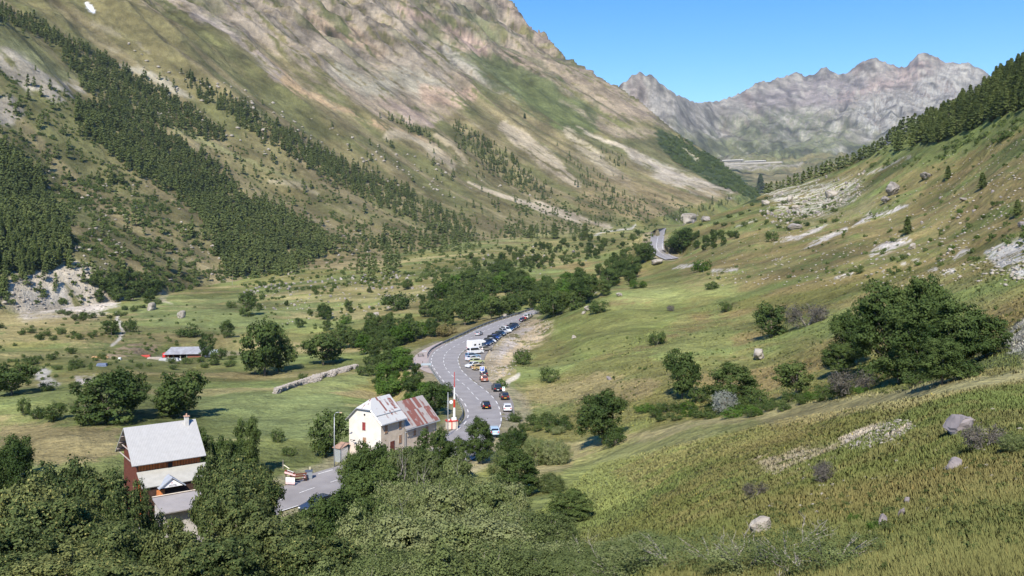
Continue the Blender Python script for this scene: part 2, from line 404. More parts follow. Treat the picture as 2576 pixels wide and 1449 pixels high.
stroke([(1410,250,8),(1500,300,10),(1560,330,26),(1640,340,12),(1700,350,8)], (.36,.30,.23), .7, 8, .36, **M)
paint([(1440,350),(1560,355),(1660,350),(1700,400),(1740,440),(1690,440),(1600,400),(1500,375)], (.12,.13,.06), .7, 10, .3, **M)
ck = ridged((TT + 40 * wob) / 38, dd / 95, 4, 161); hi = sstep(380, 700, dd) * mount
COL *= (1 - .50 * sstep(.70, .86, ck) * hi)[..., None].astype(np.float32)  # crevice shade painted in: rock darkened along cracks the frontal sun leaves flat
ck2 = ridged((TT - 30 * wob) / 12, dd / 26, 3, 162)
COL *= (1 - .35 * sstep(.66, .84, ck2) * hi)[..., None].astype(np.float32)  # finer cracks, their shade put into the colour too
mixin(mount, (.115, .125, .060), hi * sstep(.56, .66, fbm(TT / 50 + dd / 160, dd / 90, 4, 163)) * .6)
# erosion scars and gravel runs
stroke([(980,335,18),(1050,355,22),(1100,385,26),(1140,412,24)], (.42,.36,.265), .85, 6, .30, **M)
stroke([(1105,345,16),(1150,380,20),(1170,405,18)], (.44,.37,.26), .8, 6, .34, **M)
stroke([(1262,318,26),(1310,350,38),(1370,405,46),(1420,445,36),(1450,470,18)], (.40,.34,.255), .88, 6, .22, **M)
stroke([(1425,335,26),(1470,370,34),(1530,420,26),(1600,480,14)], (.40,.35,.26), .8, 8, .30, **M)
stroke([(1455,318,5),(1520,350,7),(1570,372,14),(1600,395,20),(1650,425,12),(1760,462,10),(1840,480,8)], (.50,.44,.35), .9, 3, **M)
stroke([(1590,400,20),(1680,440,36),(1760,470,40),(1840,485,14)], (.40,.36,.31), .75, 8, .28, **M)
stroke([(1185,452,8),(1230,478,12),(1300,500,14),(1390,530,12),(1460,555,10),(1535,572,8)], (.42,.36,.28), .9, 3, **M)
stroke([(300,165,8),(370,185,26),(430,215,20),(470,240,8)], (.40,.37,.30), .75, 6, .3, **M)
stroke([(100,150,24),(220,210,26),(330,262,16),(430,325,14),(560,372,14),(680,430,12),(780,470,10)], (.20,.20,.10), .85, 6, **M)
stroke([(680,460,10),(750,470,18),(800,490,8)], (.34,.30,.21), .7, 5, .3, **M)
paint([(-80,110),(60,130),(120,180),(220,235),(170,250),(70,225),(0,180),(-80,150)], (.33,.30,.26), .85, 10, .34, **M)
paint([(-80,245),(30,250),(60,285),(30,312),(-80,310)], (.33,.30,.26), .9, 8, .28, **M)
stroke([(0,95,30),(90,150,26),(170,200,18)], (.17,.18,.09), .8, 8, **M)
stroke([(240,60,20),(330,100,20),(420,170,14),(480,240,12)], (.28,.25,.19), .5, 9, .36, **M)
paint([(1150,580),(1260,530),(1420,560),(1530,573),(1400,592),(1250,600)], (.24,.21,.12), .7, 14, .36, dmin=700, dmax=3000)
paint([(1480,440),(1700,470),(1830,490),(1700,520),(1560,560),(1450,520)], (.25,.20,.11), .65, 14, .32, **M)
paint([(1650,330),(1700,335),(1800,395),(1905,480),(1930,520),(1830,478),(1730,425),(1690,400),(1660,370)], (.045,.068,.028), .95, 5, **M)
stroke([(1716,378,6),(1740,390,10),(1760,404,6)], (.38,.35,.26), .9, 2, **M)
paint([(20,700),(90,676),(190,648),(260,680),(300,735),(260,790),(60,808),(20,760)], (.42,.375,.32), .92, 12, .16, dmin=380, dmax=900)
paint([(60,740),(160,720),(180,770),(70,790)], (.46,.43,.39), .8, 8, dmin=380, dmax=900)
stroke([(330,700,10),(400,740,16),(430,760,8)], (.36,.31,.24), .6, 5, .3, dmin=380, dmax=900)
stroke([(480,540,50),(560,600,70),(440,640,80)], (.16,.15,.08), .5, 18, .4, dmin=380, dmax=2000)
# valley floor
V = dict(dmin=90, dmax=1400)
paint([(480,1010),(560,985),(690,990),(850,985),(900,1040),(870,1120),(700,1085),(520,1050)], (.155,.185,.072), .9, 10, **V)
paint([(690,985),(860,930),(930,915),(930,960),(860,990),(720,1000)], (.165,.19,.07), .8, 8, **V)
paint([(0,1060),(120,1060),(300,1080),(300,1160),(150,1180),(0,1150)], (.21,.165,.085), .75, 14, **V)
paint([(-60,960),(100,1000),(210,960),(190,1020),(60,1060),(-60,1040)], (.155,.18,.06), .7, 12, **V)
paint([(0,800),(190,795),(260,830),(200,870),(60,860),(0,850)], (.24,.20,.09), .75, 12, .3, **V)
paint([(200,860),(420,830),(600,850),(520,880),(300,900)], (.22,.18,.085), .6, 12, .36, **V)
paint([(300,870),(400,865),(410,890),(250,910)], (.27,.20,.14), .7, 6, .3, **V)
paint([(310,770),(640,750),(800,780),(600,830),(400,820)], (.135,.160,.062), .7, 16, .3, **V)
paint([(760,655),(960,640),(1010,655),(1000,675),(860,680),(770,672)], (.235,.190,.10), .85, 6, **V)
paint([(850,730),(1060,720),(1100,760),(960,800),(860,780)], (.20,.18,.075), .6, 14, .36, **V)
paint([(1300,590),(1600,580),(1640,600),(1500,640),(1300,650)], (.23,.21,.085), .6, 12, .36, dmin=500, dmax=1500)
stroke([(1350,640,6),(1450,632,5),(1520,620,5)], (.31,.28,.12), .8, 5, dmin=400, dmax=1500)
stroke([(1320,660,8),(1430,655,6)], (.31,.27,.12), .7, 5, dmin=400, dmax=1500)
stroke([(1460,600,3),(1530,582,3),(1590,575,3),(1600,566,3)], (.42,.40,.34), .9, 2, dmin=600, dmax=2500)
stroke([(1590,610,14),(1615,598,14),(1634,590,8)], (.34,.29,.13), .8, 5, dmin=400, dmax=900)
stroke([(297,790,7),(303,815,8),(306,838,9),(293,858,7),(278,868,5)], (.42,.39,.33), .92, 3, **V)
paint([(85,938),(112,928),(145,962),(120,972),(95,958)], (.34,.325,.285), .9, 4, **V)
paint([(195,948),(260,945),(265,962),(200,962)], (.38,.34,.31), .85, 4, .2, **V)
stroke([(710,975,4),(740,963,4),(800,945,4),(860,928,3)], (.36,.33,.3), .1, 3, **V)
stroke([(640,1265,40),(520,1310,60),(430,1300,60)], (.42,.38,.35), .8, 5, dmin=90, dmax=130)
# right hillside
H = dict(dmin=15, dmax=1100)
paint([(1290,825),(1320,805),(1392,808),(1400,835),(1350,870),(1290,900),(1262,960),(1285,1000),(1245,985),(1215,935),(1220,905),(1250,870)], (.47,.375,.245), .9, 5, .36, dmin=190, dmax=420)
paint([(1250,880),(1290,835),(1340,825),(1290,875),(1255,912),(1238,905)], (.40,.365,.33), .85, 4, .44, dmin=190, dmax=420)
stroke([(1250,985,10),(1280,962,12),(1305,945,8)], (.46,.42,.34), .85, 3, dmin=170, dmax=260)
paint([(1380,815),(1500,790),(1720,720),(1740,760),(1640,860),(1480,900),(1400,860)], (.155,.185,.055), .7, 16, dmin=180, dmax=420)
paint([(1600,730),(1740,690),(1830,700),(1860,740),(1700,760),(1560,775)], (.19,.205,.075), .7, 12, dmin=180, dmax=420)
paint([(1620,880),(1800,800),(1880,830),(1830,900),(1700,930)], (.165,.205,.065), .65, 14, dmin=120, dmax=400)
paint([(1290,985),(1500,940),(1650,960),(1640,1000),(1450,1010),(1310,1030)], (.24,.195,.095), .75, 10, dmin=120, dmax=300)
paint([(1300,1140),(1440,1110),(1620,1075),(1850,1040),(2200,985),(2576,930),(2576,905),(2640,900),(2640,950),(2200,1040),(1900,1075),(1650,1130),(1480,1165),(1340,1190)], (.285,.250,.125), .85, 6, dmin=40, dmax=170)
paint([(1440,1150),(1700,1080),(1900,1062),(1960,1090),(1700,1180),(1560,1290),(1400,1280)], (.165,.185,.062), .75, 14, dmin=20, dmax=170)
paint([(1560,1180),(2000,1060),(2640,950),(2640,1080),(2100,1180),(1700,1330)], (.205,.165,.075), .45, 20, .45, dmin=10, dmax=110)
paint([(1700,640),(2000,560),(2300,480),(2640,380),(2640,560),(2300,640),(2000,690),(1720,720)], (.215,.160,.080), .5, 16, .40, dmin=150, dmax=800)
paint([(2200,380),(2400,310),(2640,210),(2640,300),(2400,390),(2250,420)], (.135,.170,.055), .75, 14, dmin=150, dmax=900)
paint([(1930,480),(2180,430),(2200,520),(2060,570),(1940,540)], (.20,.185,.10), .5, 14, .4, dmin=150, dmax=900)
paint([(2480,640),(2576,600),(2640,590),(2640,690),(2576,700),(2520,680)], (.40,.38,.37), .9, 5, .34, dmin=80, dmax=400)
paint([(2510,850),(2576,800),(2640,780),(2640,900),(2540,890)], (.37,.35,.32), .8, 6, .36, dmin=50, dmax=300)
RS = [[(2140,575,3),(2190,548,24),(2250,528,22),(2282,520,10)], [(1945,612,4),(2000,598,14),(2060,572,12),(2078,562,5)], [(2008,633,3),(2060,608,14),(2125,580,12)], [(2188,642,12),(2230,622,20),(2290,604,12)], [(2268,664,4),(2310,652,8)], [(2098,697,5),(2140,688,12)], [(1690,674,6),(1740,665,12),(1775,672,6)], [(1790,682,6),(1850,676,8)], [(1850,572,4),(1900,556,5)], [(2050,520,3),(2110,500,4)], [(2120,512,4),(2150,500,6)], [(2330,684,6),(2352,676,12)], [(2375,688,10),(2400,684,12)], [(2180,440,4),(2230,420,6),(2290,395,5)], [(1960,600,3),(1985,594,8)], [(2400,650,10),(2420,632,16),(2440,628,8)], [(1400,795,3),(1440,770,4),(1500,735,4)]]
for L in RS: stroke(L, (.44, .40, .37), 1.0, 4, .40, dmin=60, dmax=1000)
paint([(1940,480),(2160,460),(2150,490),(2060,535),(1960,530)], (.45,.42,.36), .85, 8, .52, dmin=150, dmax=1000)
paint([(2115,1105),(2170,1085),(2275,1060),(2300,1075),(2240,1110),(2150,1128)], (.50,.42,.34), .9, 6, .42, dmin=15, dmax=90)
paint([(1900,1150),(2100,1120),(2120,1160),(1950,1200)], (.42,.34,.26), .6, 8, .56, dmin=15, dmax=90)
# far basin features
B = dict(dmin=3000, dmax=9000)
stroke([(1610,183,10),(1700,250,20),(1760,310,30)], (.27,.25,.22), .5, 8, **B)
paint([(1640,230),(1700,250),(1690,300),(1620,320),(1600,270)], (.37,.35,.33), .5, 8, .45, **B)
paint([(1860,255),(2050,195),(2190,200),(2150,260),(1980,270)], (.25,.215,.215), .75, 10, .3, **B)
paint([(2140,240),(2220,180),(2310,150),(2370,165),(2290,215),(2210,235)], (.30,.245,.225), .6, 8, .3, **B)
stroke([(2110,245,10),(2200,225,16),(2290,190,20),(2330,155,14)], (.36,.275,.25), .6, 5, .3, **B)
paint([(2290,230),(2380,165),(2440,165),(2500,195),(2480,230),(2380,280),(2310,290)], (.34,.33,.315), .75, 10, .46, **B)
paint([(2170,260),(2230,240),(2270,260),(2240,330),(2180,330),(2150,300)], (.38,.37,.35), .8, 10, .46, **B)
paint([(1820,300),(2000,280),(2140,300),(2100,380),(1900,395)], (.145,.165,.08), .6, 20, .38, **B)
paint([(1750,380),(1900,395),(2000,405),(1950,430),(1800,425)], (.19,.20,.10), .7, 10, .3, **B)
stroke([(1800,405,14),(1850,408,12),(1910,410,6)], (.38,.34,.28), .8, 5, .35, **B)
stroke([(1830,418,14),(1900,420,12),(2010,414,7)], (.36,.33,.29), .8, 4, **B)
for L in ([(1765,300,3),(1830,350,3),(1890,395,4)], [(1980,290,3),(1930,330,3),(1895,370,3)], [(1720,330,3),(1830,300,3)], [(2050,330,3),(1960,345,4),(1900,380,3)]):
    stroke(L, (.36,.34,.31), .6, 5, .3, **B)
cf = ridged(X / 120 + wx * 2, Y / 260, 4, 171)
COL[far] *= (1 - .45 * sstep(.62, .84, cf))[far][:, None].astype(np.float32)  # crevice shade put into the far slopes' colour, as on the left mountain
mixin(far, (.40, .38, .34), sstep(.60, .68, fbm(X / 70, Y / 130, 5, 172)) * rockf * .5)
COL[far] *= np.array([.86, .85, .78], np.float32)
up = RIGHT & (Z > -25); COL[up] *= np.array([.86, .88, .84], np.float32)
COL[mount] *= np.array([.92, .90, .82], np.float32)
fl = ~mount & (Dg < 1500) & (Dg > 85)
COL[fl] *= np.array([1.22, 1.20, 1.18], np.float32)
snow = [(218,14),(232,17),(246,34),(243,39),(228,28)]
paint(snow, (.80, .82, .85), 1, 1, dmin=500, dmax=4000)
# soil beside the tarmac
w = sstep(2.2, .2, ROADD) * (ROADD < 90)
COL += (c3(.30, .26, .18) - COL) * (w * .6)[..., None].astype(np.float32)
COL *= (0.86 + .28 * nC)[..., None]
COL = np.clip(COL, .01, .95)
# ------------------------------------------------------------------ materials
MATS = {}
def new_mat(name):
    m = bpy.data.materials.new(name); m.use_nodes = True
    b = m.node_tree.nodes["Principled BSDF"]; b.inputs["Roughness"].default_value = .85
    b.inputs["Specular IOR Level"].default_value = .25
    return m, m.node_tree, b
def mat(name, col, rough=.8, noise=0.0, nscale=3.0, metal=0.0, col2=None, bump=0.0, spec=.3, coord='Object', stretch=None):
    if name in MATS: return MATS[name]
    m, t, b = new_mat(name)
    b.inputs["Roughness"].default_value = rough; b.inputs["Metallic"].default_value = metal; b.inputs["Specular IOR Level"].default_value = spec
    tc = t.nodes.new("ShaderNodeTexCoord"); n = t.nodes.new("ShaderNodeTexNoise"); n.inputs["Scale"].default_value = nscale; n.inputs["Detail"].default_value = 5
    src = tc.outputs[coord]
    if stretch:
        mp = t.nodes.new("ShaderNodeMapping"); mp.inputs["Scale"].default_value = stretch; t.links.new(src, mp.inputs[0]); src = mp.outputs[0]
    t.links.new(src, n.inputs["Vector"])
    r = t.nodes.new("ShaderNodeValToRGB"); t.links.new(n.outputs[0], r.inputs[0])
    c2 = col2 or tuple(c * (1 - noise) for c in col)
    r.color_ramp.elements[0].position = .35; r.color_ramp.elements[1].position = .65
    r.color_ramp.elements[0].color = (*c2, 1); r.color_ramp.elements[1].color = (*col, 1)
    t.links.new(r.outputs[0], b.inputs["Base Color"])
    if bump:
        bp = t.nodes.new("ShaderNodeBump"); bp.inputs["Strength"].default_value = bump; t.links.new(n.outputs[0], bp.inputs["Height"]); t.links.new(bp.outputs[0], b.inputs["Normal"])
    MATS[name] = m; return m
def leaf_mat(name, c1, c2, c3_=None, scale=2.2, trans=.25, fleck=None, plant_var=.25):
    """foliage: colour from noise through the crown, slightly different on every plant"""
    m, t, b = new_mat(name)
    L = t.links.new
    tc = t.nodes.new("ShaderNodeTexCoord"); n = t.nodes.new("ShaderNodeTexNoise"); n.inputs["Scale"].default_value = scale; n.inputs["Detail"].default_value = 3
    oi = t.nodes.new("ShaderNodeObjectInfo")
    L(tc.outputs["Object"], n.inputs["Vector"])
    add = t.nodes.new("ShaderNodeMath"); add.operation = 'MULTIPLY_ADD'; L(oi.outputs["Random"], add.inputs[0]); add.inputs[1].default_value = plant_var; L(n.outputs[0], add.inputs[2])
    r = t.nodes.new("ShaderNodeValToRGB"); L(add.outputs[0], r.inputs[0])
    e = r.color_ramp.elements; e[0].position = .38; e[1].position = .72; e[0].color = (*c1, 1); e[1].color = (*c2, 1)
    if c3_: k = e.new(.92); k.color = (*c3_, 1)
    out = r.outputs[0]
    if fleck:
        n2 = t.nodes.new("ShaderNodeTexNoise"); n2.inputs["Scale"].default_value = scale * 9; n2.inputs["Detail"].default_value = 2; L(tc.outputs["Object"], n2.inputs["Vector"])
        r2 = t.nodes.new("ShaderNodeValToRGB"); L(n2.outputs[0], r2.inputs[0]); r2.color_ramp.elements[0].position = .60; r2.color_ramp.elements[1].position = .68
        mx = t.nodes.new("ShaderNodeMix"); mx.data_type = 'RGBA'; L(r2.outputs[0], mx.inputs["Factor"]); L(out, mx.inputs["A"]); mx.inputs["B"].default_value = (*fleck, 1); out = mx.outputs["Result"]
    d = t.nodes.new("ShaderNodeBsdfDiffuse"); tr = t.nodes.new("ShaderNodeBsdfTranslucent"); ms = t.nodes.new("ShaderNodeMixShader"); ms.inputs[0].default_value = trans
    L(out, d.inputs[0]); L(out, tr.inputs[0]); L(d.outputs[0], ms.inputs[1]); L(tr.outputs[0], ms.inputs[2])
    t.nodes.remove(b); L(ms.outputs[0], t.nodes["Material Output"].inputs[0])
    return m
def ground_mat():
    m, t, b = new_mat("ground cover"); L = t.links.new
    b.inputs["Roughness"].default_value = .95; b.inputs["Specular IOR Level"].default_value = .1
    a = t.nodes.new("ShaderNodeAttribute"); a.attribute_name = "cover"
    tc = t.nodes.new("ShaderNodeTexCoord")
    def noise(s, d=4):
        n = t.nodes.new("ShaderNodeTexNoise"); n.inputs["Scale"].default_value = s; n.inputs["Detail"].default_value = d; n.inputs["Roughness"].default_value = .65; L(tc.outputs["Object"], n.inputs["Vector"]); return n
    n1 = noise(1.1, 5); n2 = noise(.11, 6); n3 = noise(.016, 8)
    r1 = t.nodes.new("ShaderNodeMapRange"); L(n1.outputs[0], r1.inputs[0]); r1.inputs[1].default_value = .3; r1.inputs[2].default_value = .7; r1.inputs[3].default_value = .70; r1.inputs[4].default_value = 1.30
    r2 = t.nodes.new("ShaderNodeMapRange"); L(n2.outputs[0], r2.inputs[0]); r2.inputs[1].default_value = .3; r2.inputs[2].default_value = .7; r2.inputs[3].default_value = .78; r2.inputs[4].default_value = 1.22
    r3 = t.nodes.new("ShaderNodeMapRange"); L(n3.outputs[0], r3.inputs[0]); r3.inputs[1].default_value = .38; r3.inputs[2].default_value = .62; r3.inputs[3].default_value = .64; r3.inputs[4].default_value = 1.30
    m3_ = t.nodes.new("ShaderNodeMath"); m3_.operation = 'MULTIPLY'
    mu_ = t.nodes.new("ShaderNodeMath"); mu_.operation = 'MULTIPLY'; L(r1.outputs[0], mu_.inputs[0]); L(r2.outputs[0], mu_.inputs[1])
    vm = t.nodes.new("ShaderNodeVectorMath"); vm.operation = 'SCALE'; L(a.outputs["Color"], vm.inputs[0]); L(mu_.outputs[0], m3_.inputs[0]); L(r3.outputs[0], m3_.inputs[1]); L(m3_.outputs[0], vm.inputs["Scale"])
    L(vm.outputs[0], b.inputs["Base Color"])
    bp = t.nodes.new("ShaderNodeBump"); bp.inputs["Strength"].default_value = .8; bp.inputs["Distance"].default_value = .35; L(n1.outputs[0], bp.inputs["Height"])
    bp2 = t.nodes.new("ShaderNodeBump"); bp2.inputs["Strength"].default_value = .7; bp2.inputs["Distance"].default_value = 2.5; L(n2.outputs[0], bp2.inputs["Height"]); L(bp.outputs[0], bp2.inputs["Normal"])
    bp3 = t.nodes.new("ShaderNodeBump"); bp3.inputs["Strength"].default_value = .75; bp3.inputs["Distance"].default_value = 9.0; L(n3.outputs[0], bp3.inputs["Height"]); L(bp2.outputs[0], bp3.inputs["Normal"]); L(bp3.outputs[0], b.inputs["Normal"])
    return m
COLL = sc.collection
def tag(o, label=None, cat=None, group=None, kind=None):
    if label: o["label"] = label
    if cat: o["category"] = cat
    if group: o["group"] = group
    if kind: o["kind"] = kind
    return o
def np_mesh(name, V, Fq, mats, idx=None, smooth=False):
    """V (n,3), Fq (m,k) with constant k"""
    me = bpy.data.meshes.new(name); V = np.asarray(V, np.float32); Fq = np.asarray(Fq, np.int32); k = Fq.shape[1]
    me.vertices.add(len(V)); me.vertices.foreach_set("co", V.ravel())
    me.loops.add(Fq.size); me.loops.foreach_set("vertex_index", Fq.ravel())
    me.polygons.add(len(Fq)); me.polygons.foreach_set("loop_start", np.arange(0, Fq.size, k, dtype=np.int32)); me.polygons.foreach_set("loop_total", np.full(len(Fq), k, np.int32))
    for q in (mats if isinstance(mats, (list, tuple)) else [mats]): me.materials.append(q)
    if idx is not None: me.polygons.foreach_set("material_index", np.asarray(idx, np.int32))
    if smooth: me.polygons.foreach_set("use_smooth", np.ones(len(Fq), bool))
    me.update(calc_edges=True); return me
def add(name, me, parent=None, loc=None, rot=None, scale=None):
    o = bpy.data.objects.new(name, me); COLL.objects.link(o)
    if parent: o.parent = parent
    if loc is not None: o.location = loc
    if rot is not None: o.rotation_euler = rot
    if scale is not None: o.scale = scale if hasattr(scale, '__len__') else (scale,) * 3
    return o
def empty(name, loc=(0, 0, 0), rz=0, **k):
    o = bpy.data.objects.new(name, None); COLL.objects.link(o); o.location = loc; o.rotation_euler = (0, 0, rz); o.empty_display_size = .3
    tag(o, **k); return o
class MB:
    """collects shapes into one mesh; polygons of any size, one material index per face"""
    def __init__(s): s.v = []; s.f = []; s.m = []
    def poly(s, P, mi=0):
        b = len(s.v); s.v += [tuple(p) for p in P]; s.f.append(tuple(range(b, b + len(P)))); s.m.append(mi); return s
    def hull(s, V, Fs, mi=0):
        b = len(s.v); s.v += [tuple(p) for p in V]
        for f in Fs: s.f.append(tuple(b + i for i in f)); s.m.append(mi)
        return s
    def box(s, c, d, mi=0, M=None, taper=1.0):
        cx, cy, cz = c; a, b_, h = d[0] / 2, d[1] / 2, d[2] / 2
        V = [(-a, -b_, -h), (a, -b_, -h), (a, b_, -h), (-a, b_, -h), (-a * taper, -b_ * taper, h), (a * taper, -b_ * taper, h), (a * taper, b_ * taper, h), (-a * taper, b_ * taper, h)]
        V = [Vector((x + cx, y + cy, z + cz)) for x, y, z in V]
        if M: V = [M @ p for p in V]
        return s.hull(V, [(0, 3, 2, 1), (4, 5, 6, 7), (0, 1, 5, 4), (1, 2, 6, 5), (2, 3, 7, 6), (3, 0, 4, 7)], mi)
    def tube(s, P, R, n=6, mi=0, cap=True):
        P = [Vector(p) for p in P]; R = R if hasattr(R, '__len__') else [R] * len(P); rings = []
        for i, p in enumerate(P):
            d = (P[min(i + 1, len(P) - 1)] - P[max(i - 1, 0)]).normalized()
            a = d.cross(Vector((0, 0, 1)) if abs(d.z) < .9 else Vector((1, 0, 0))).normalized(); b = d.cross(a)
            base = len(s.v); s.v += [tuple(p + (a * math.cos(2 * math.pi * k / n) + b * math.sin(2 * math.pi * k / n)) * R[i]) for k in range(n)]; rings.append(base)
        for i in range(len(P) - 1):
            for k in range(n):
                s.f.append((rings[i] + k, rings[i] + (k + 1) % n, rings[i + 1] + (k + 1) % n, rings[i + 1] + k)); s.m.append(mi)
        if cap:
            s.f.append(tuple(rings[0] + k for k in range(n))[::-1]); s.m.append(mi); s.f.append(tuple(rings[-1] + k for k in range(n))); s.m.append(mi)
        return s
    def mesh(s, name, mats, smooth=False):
        me = bpy.data.meshes.new(name); me.from_pydata(s.v, [], s.f)
        for q in (mats if isinstance(mats, (list, tuple)) else [mats]): me.materials.append(q)
        me.polygons.foreach_set("material_index", s.m)
        if smooth: me.polygons.foreach_set("use_smooth", [True] * len(s.f))
        me.update(); return me
    def obj(s, name, mats, parent=None, smooth=False, **k):
        return add(name, s.mesh(name, mats, smooth), parent, **k)

# ------------------------------------------------------------------ the ground sheet
upad = np.r_[[-14000, -9000, -5500, -3500, -2300, -1500], ucols, [4000, 4800, 6000, 8000, 11000, 16000]]     # wide skirts so the ground goes on beside the camera
XP = (upad[None] - CU) / F * drow[:, None]; ZP = np.pad(Z, ((0, 0), (6, 6)), mode='edge'); YP = np.repeat(drow[:, None], len(upad), 1); NP_ = len(upad)
gv = np.stack([XP, YP, ZP], -1).reshape(-1, 3)
ii = np.arange(NR * NP_).reshape(NR, NP_)
gf = np.stack([ii[:-1, :-1], ii[:-1, 1:], ii[1:, 1:], ii[1:, :-1]], -1).reshape(-1, 4)
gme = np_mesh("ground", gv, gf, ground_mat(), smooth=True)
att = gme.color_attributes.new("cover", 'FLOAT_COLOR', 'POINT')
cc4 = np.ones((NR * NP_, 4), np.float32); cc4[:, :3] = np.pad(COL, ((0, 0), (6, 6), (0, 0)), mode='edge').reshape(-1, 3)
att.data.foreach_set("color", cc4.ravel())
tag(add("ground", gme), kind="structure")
del gv, gf, cc4
print("terrain", NC, NR, round(time.time() - T0, 1))
# ------------------------------------------------------------------ road surfaces and paint
def asphalt():
    m, t, b = new_mat("asphalt"); L = t.links.new
    tc = t.nodes.new("ShaderNodeTexCoord")
    n = t.nodes.new("ShaderNodeTexNoise"); n.inputs["Scale"].default_value = .35; n.inputs["Detail"].default_value = 8; L(tc.outputs["Object"], n.inputs["Vector"])
    r = t.nodes.new("ShaderNodeValToRGB"); L(n.outputs[0], r.inputs[0]); e = r.color_ramp.elements
    e[0].position = .3; e[1].position = .7; e[0].color = (.235, .220, .215, 1); e[1].color = (.300, .284, .275, 1)
    L(r.outputs[0], b.inputs["Base Color"]); b.inputs["Roughness"].default_value = .9
    return m
ASP = asphalt()
def strip(name, A, B, m, dz=0.0, cross=4, kind="structure"):
    V = []; n = len(A)
    for a, b in zip(A, B):
        for k in range(cross + 1):
            p = a.lerp(b, k / cross); V.append((p.x, p.y, p.z + dz))
    c = cross + 1
    Fq = [(i * c + k, i * c + k + 1, (i + 1) * c + k + 1, (i + 1) * c + k) for i in range(n - 1) for k in range(cross)]
    return tag(add(name, np_mesh(name, V, Fq, m)), kind=kind)
strip("road", mainL, mainR, ASP)
strip("far_road", farL, farR, ASP)
strip("parking_area", smooth_pts(parO), smooth_pts(parI), mat("worn tarmac", (.25, .225, .20), .95, nscale=.6, col2=(.19, .175, .16)), dz=-.03)
strip("layby", smooth_pts(layO), smooth_pts(layI), mat("fine gravel", (.40, .33, .30), .95, nscale=.8, col2=(.34, .29, .265)), dz=-.03)
PAINT = mat("road paint", (.80, .79, .75), .6, nscale=6, col2=(.55, .54, .51))
def resample(P, step):
    out = []; acc = 0; i = 0
    cum = [0]
    for a, b in zip(P[:-1], P[1:]): cum.append(cum[-1] + (b - a).length)
    s = 0
    while s < cum[-1]:
        while cum[i + 1] < s: i += 1
        t = (s - cum[i]) / max(cum[i + 1] - cum[i], 1e-6); out.append(P[i].lerp(P[i + 1], t)); s += step
    return out
def dashes(mb, P, w, on, off, phase=0, dz=.012):
    Q = resample(P, .5); n_on = int(on / .5); per = int((on + off) / .5)
    for i in range(len(Q) - 1):
        if (i + phase) % per < n_on:
            d = (Q[i + 1] - Q[i]); d.z = 0; d.normalize(); nrm = Vector((-d.y, d.x, 0)) * w / 2; z = Vector((0, 0, dz))
            mb.poly([Q[i] - nrm + z, Q[i] + nrm + z, Q[i + 1] + nrm + z, Q[i + 1] - nrm + z])
CL = [(1352,782),(1305,801),(1252,820),(1211,836),(1170,858),(1141,873),(1123,887),(1116,905),(1120,923),(1135,942),(1159,961),(1176,975),(1194,996),(1208,1011),(1216,1034),(1216,1062),(1200,1090),(1160,1120),(1090,1146),(990,1169),(900,1191),(823,1216),(772,1233),(745,1243),(640,1278),(500,1315),(300,1370)]
cl3 = edge(CL)
for p in cl3:
    q = min(range(len(mainL)), key=lambda i: (mainL[i] - p).length); z = mainL[q].z; s = z / p.z; p.x *= s; p.y *= s; p.z = z
mb = MB()
dashes(mb, cl3, .16, 3.0, 3.2)
inL = [a.lerp(b, .09) for a, b in zip(mainL, mainR)]; inR = [a.lerp(b, .985) for a, b in zip(mainL, mainR)]
dashes(mb, inL, .20, 3.0, 3.4, 3)
dashes(mb, inR, .20, 3.0, 3.4, 8)
fc = [a.lerp(b, .5) for a, b in zip(farL, farR)]
dashes(mb, fc, .22, 40, 0); dashes(mb, [a.lerp(b, .07) for a, b in zip(farL, farR)], .22, 40, 0); dashes(mb, [a.lerp(b, .9) for a, b in zip(farL, farR)], .22, 40, 0)
tag(mb.obj("road_markings", PAINT), kind="structure")
# ------------------------------------------------------------------ plants
LEAF = leaf_mat("broad leaves", (.038, .066, .021), (.102, .142, .044), (.140, .172, .056))
LEAFN = leaf_mat("maple leaves", (.042, .068, .024), (.115, .148, .054), (.17, .19, .07), scale=4.0, fleck=(.38, .35, .12), plant_var=.42)
LEAFB = leaf_mat("bright leaves", (.045, .085, .015), (.095, .165, .035), (.12, .19, .045))
LEAFG = leaf_mat("willow leaves", (.078, .106, .038), (.168, .206, .076), (.25, .275, .125), scale=3.4, trans=.3, plant_var=.45)
LEAFN2 = leaf_mat("darker maple leaves", (.034, .056, .021), (.090, .122, .044), (.13, .155, .058), scale=3.4, fleck=(.28, .28, .10), plant_var=.42)
LEAFO = leaf_mat("pale dry blossom leaves", (.12, .12, .04), (.26, .22, .10), (.32, .27, .14))
LEAFS = leaf_mat("silver leaves", (.14, .16, .13), (.27, .29, .25), (.34, .35, .32))
LEAFP = leaf_mat("grey purple twigs", (.085, .080, .062), (.16, .145, .125), (.20, .18, .16))
NEED = leaf_mat("larch needles", (.076, .108, .036), (.168, .212, .070), (.205, .24, .085), plant_var=.35, trans=.4)
BARK = mat("bark", (.20, .17, .13), .95, .45, 6)
BARKL = mat("pale bark", (.33, .30, .255), .95, .35, 6)
rng = np.random.default_rng(7)
def quads(P, N, size, asp=1.5, r=None):
    r = r or rng; n = len(P)
    a = np.cross(N, r.normal(size=(n, 3))); a /= np.linalg.norm(a, axis=1)[:, None] + 1e-9
    b = np.cross(N, a); b /= np.linalg.norm(b, axis=1)[:, None] + 1e-9
    s = (size * r.uniform(.6, 1.3, n))[:, None] if np.isscalar(size) else size[:, None]
    V = np.stack([P - a * s * asp / 2, P - b * s / 2, P + a * s * asp / 2, P + b * s / 2], 1).reshape(-1, 3)
    return V, np.arange(4 * n).reshape(n, 4)
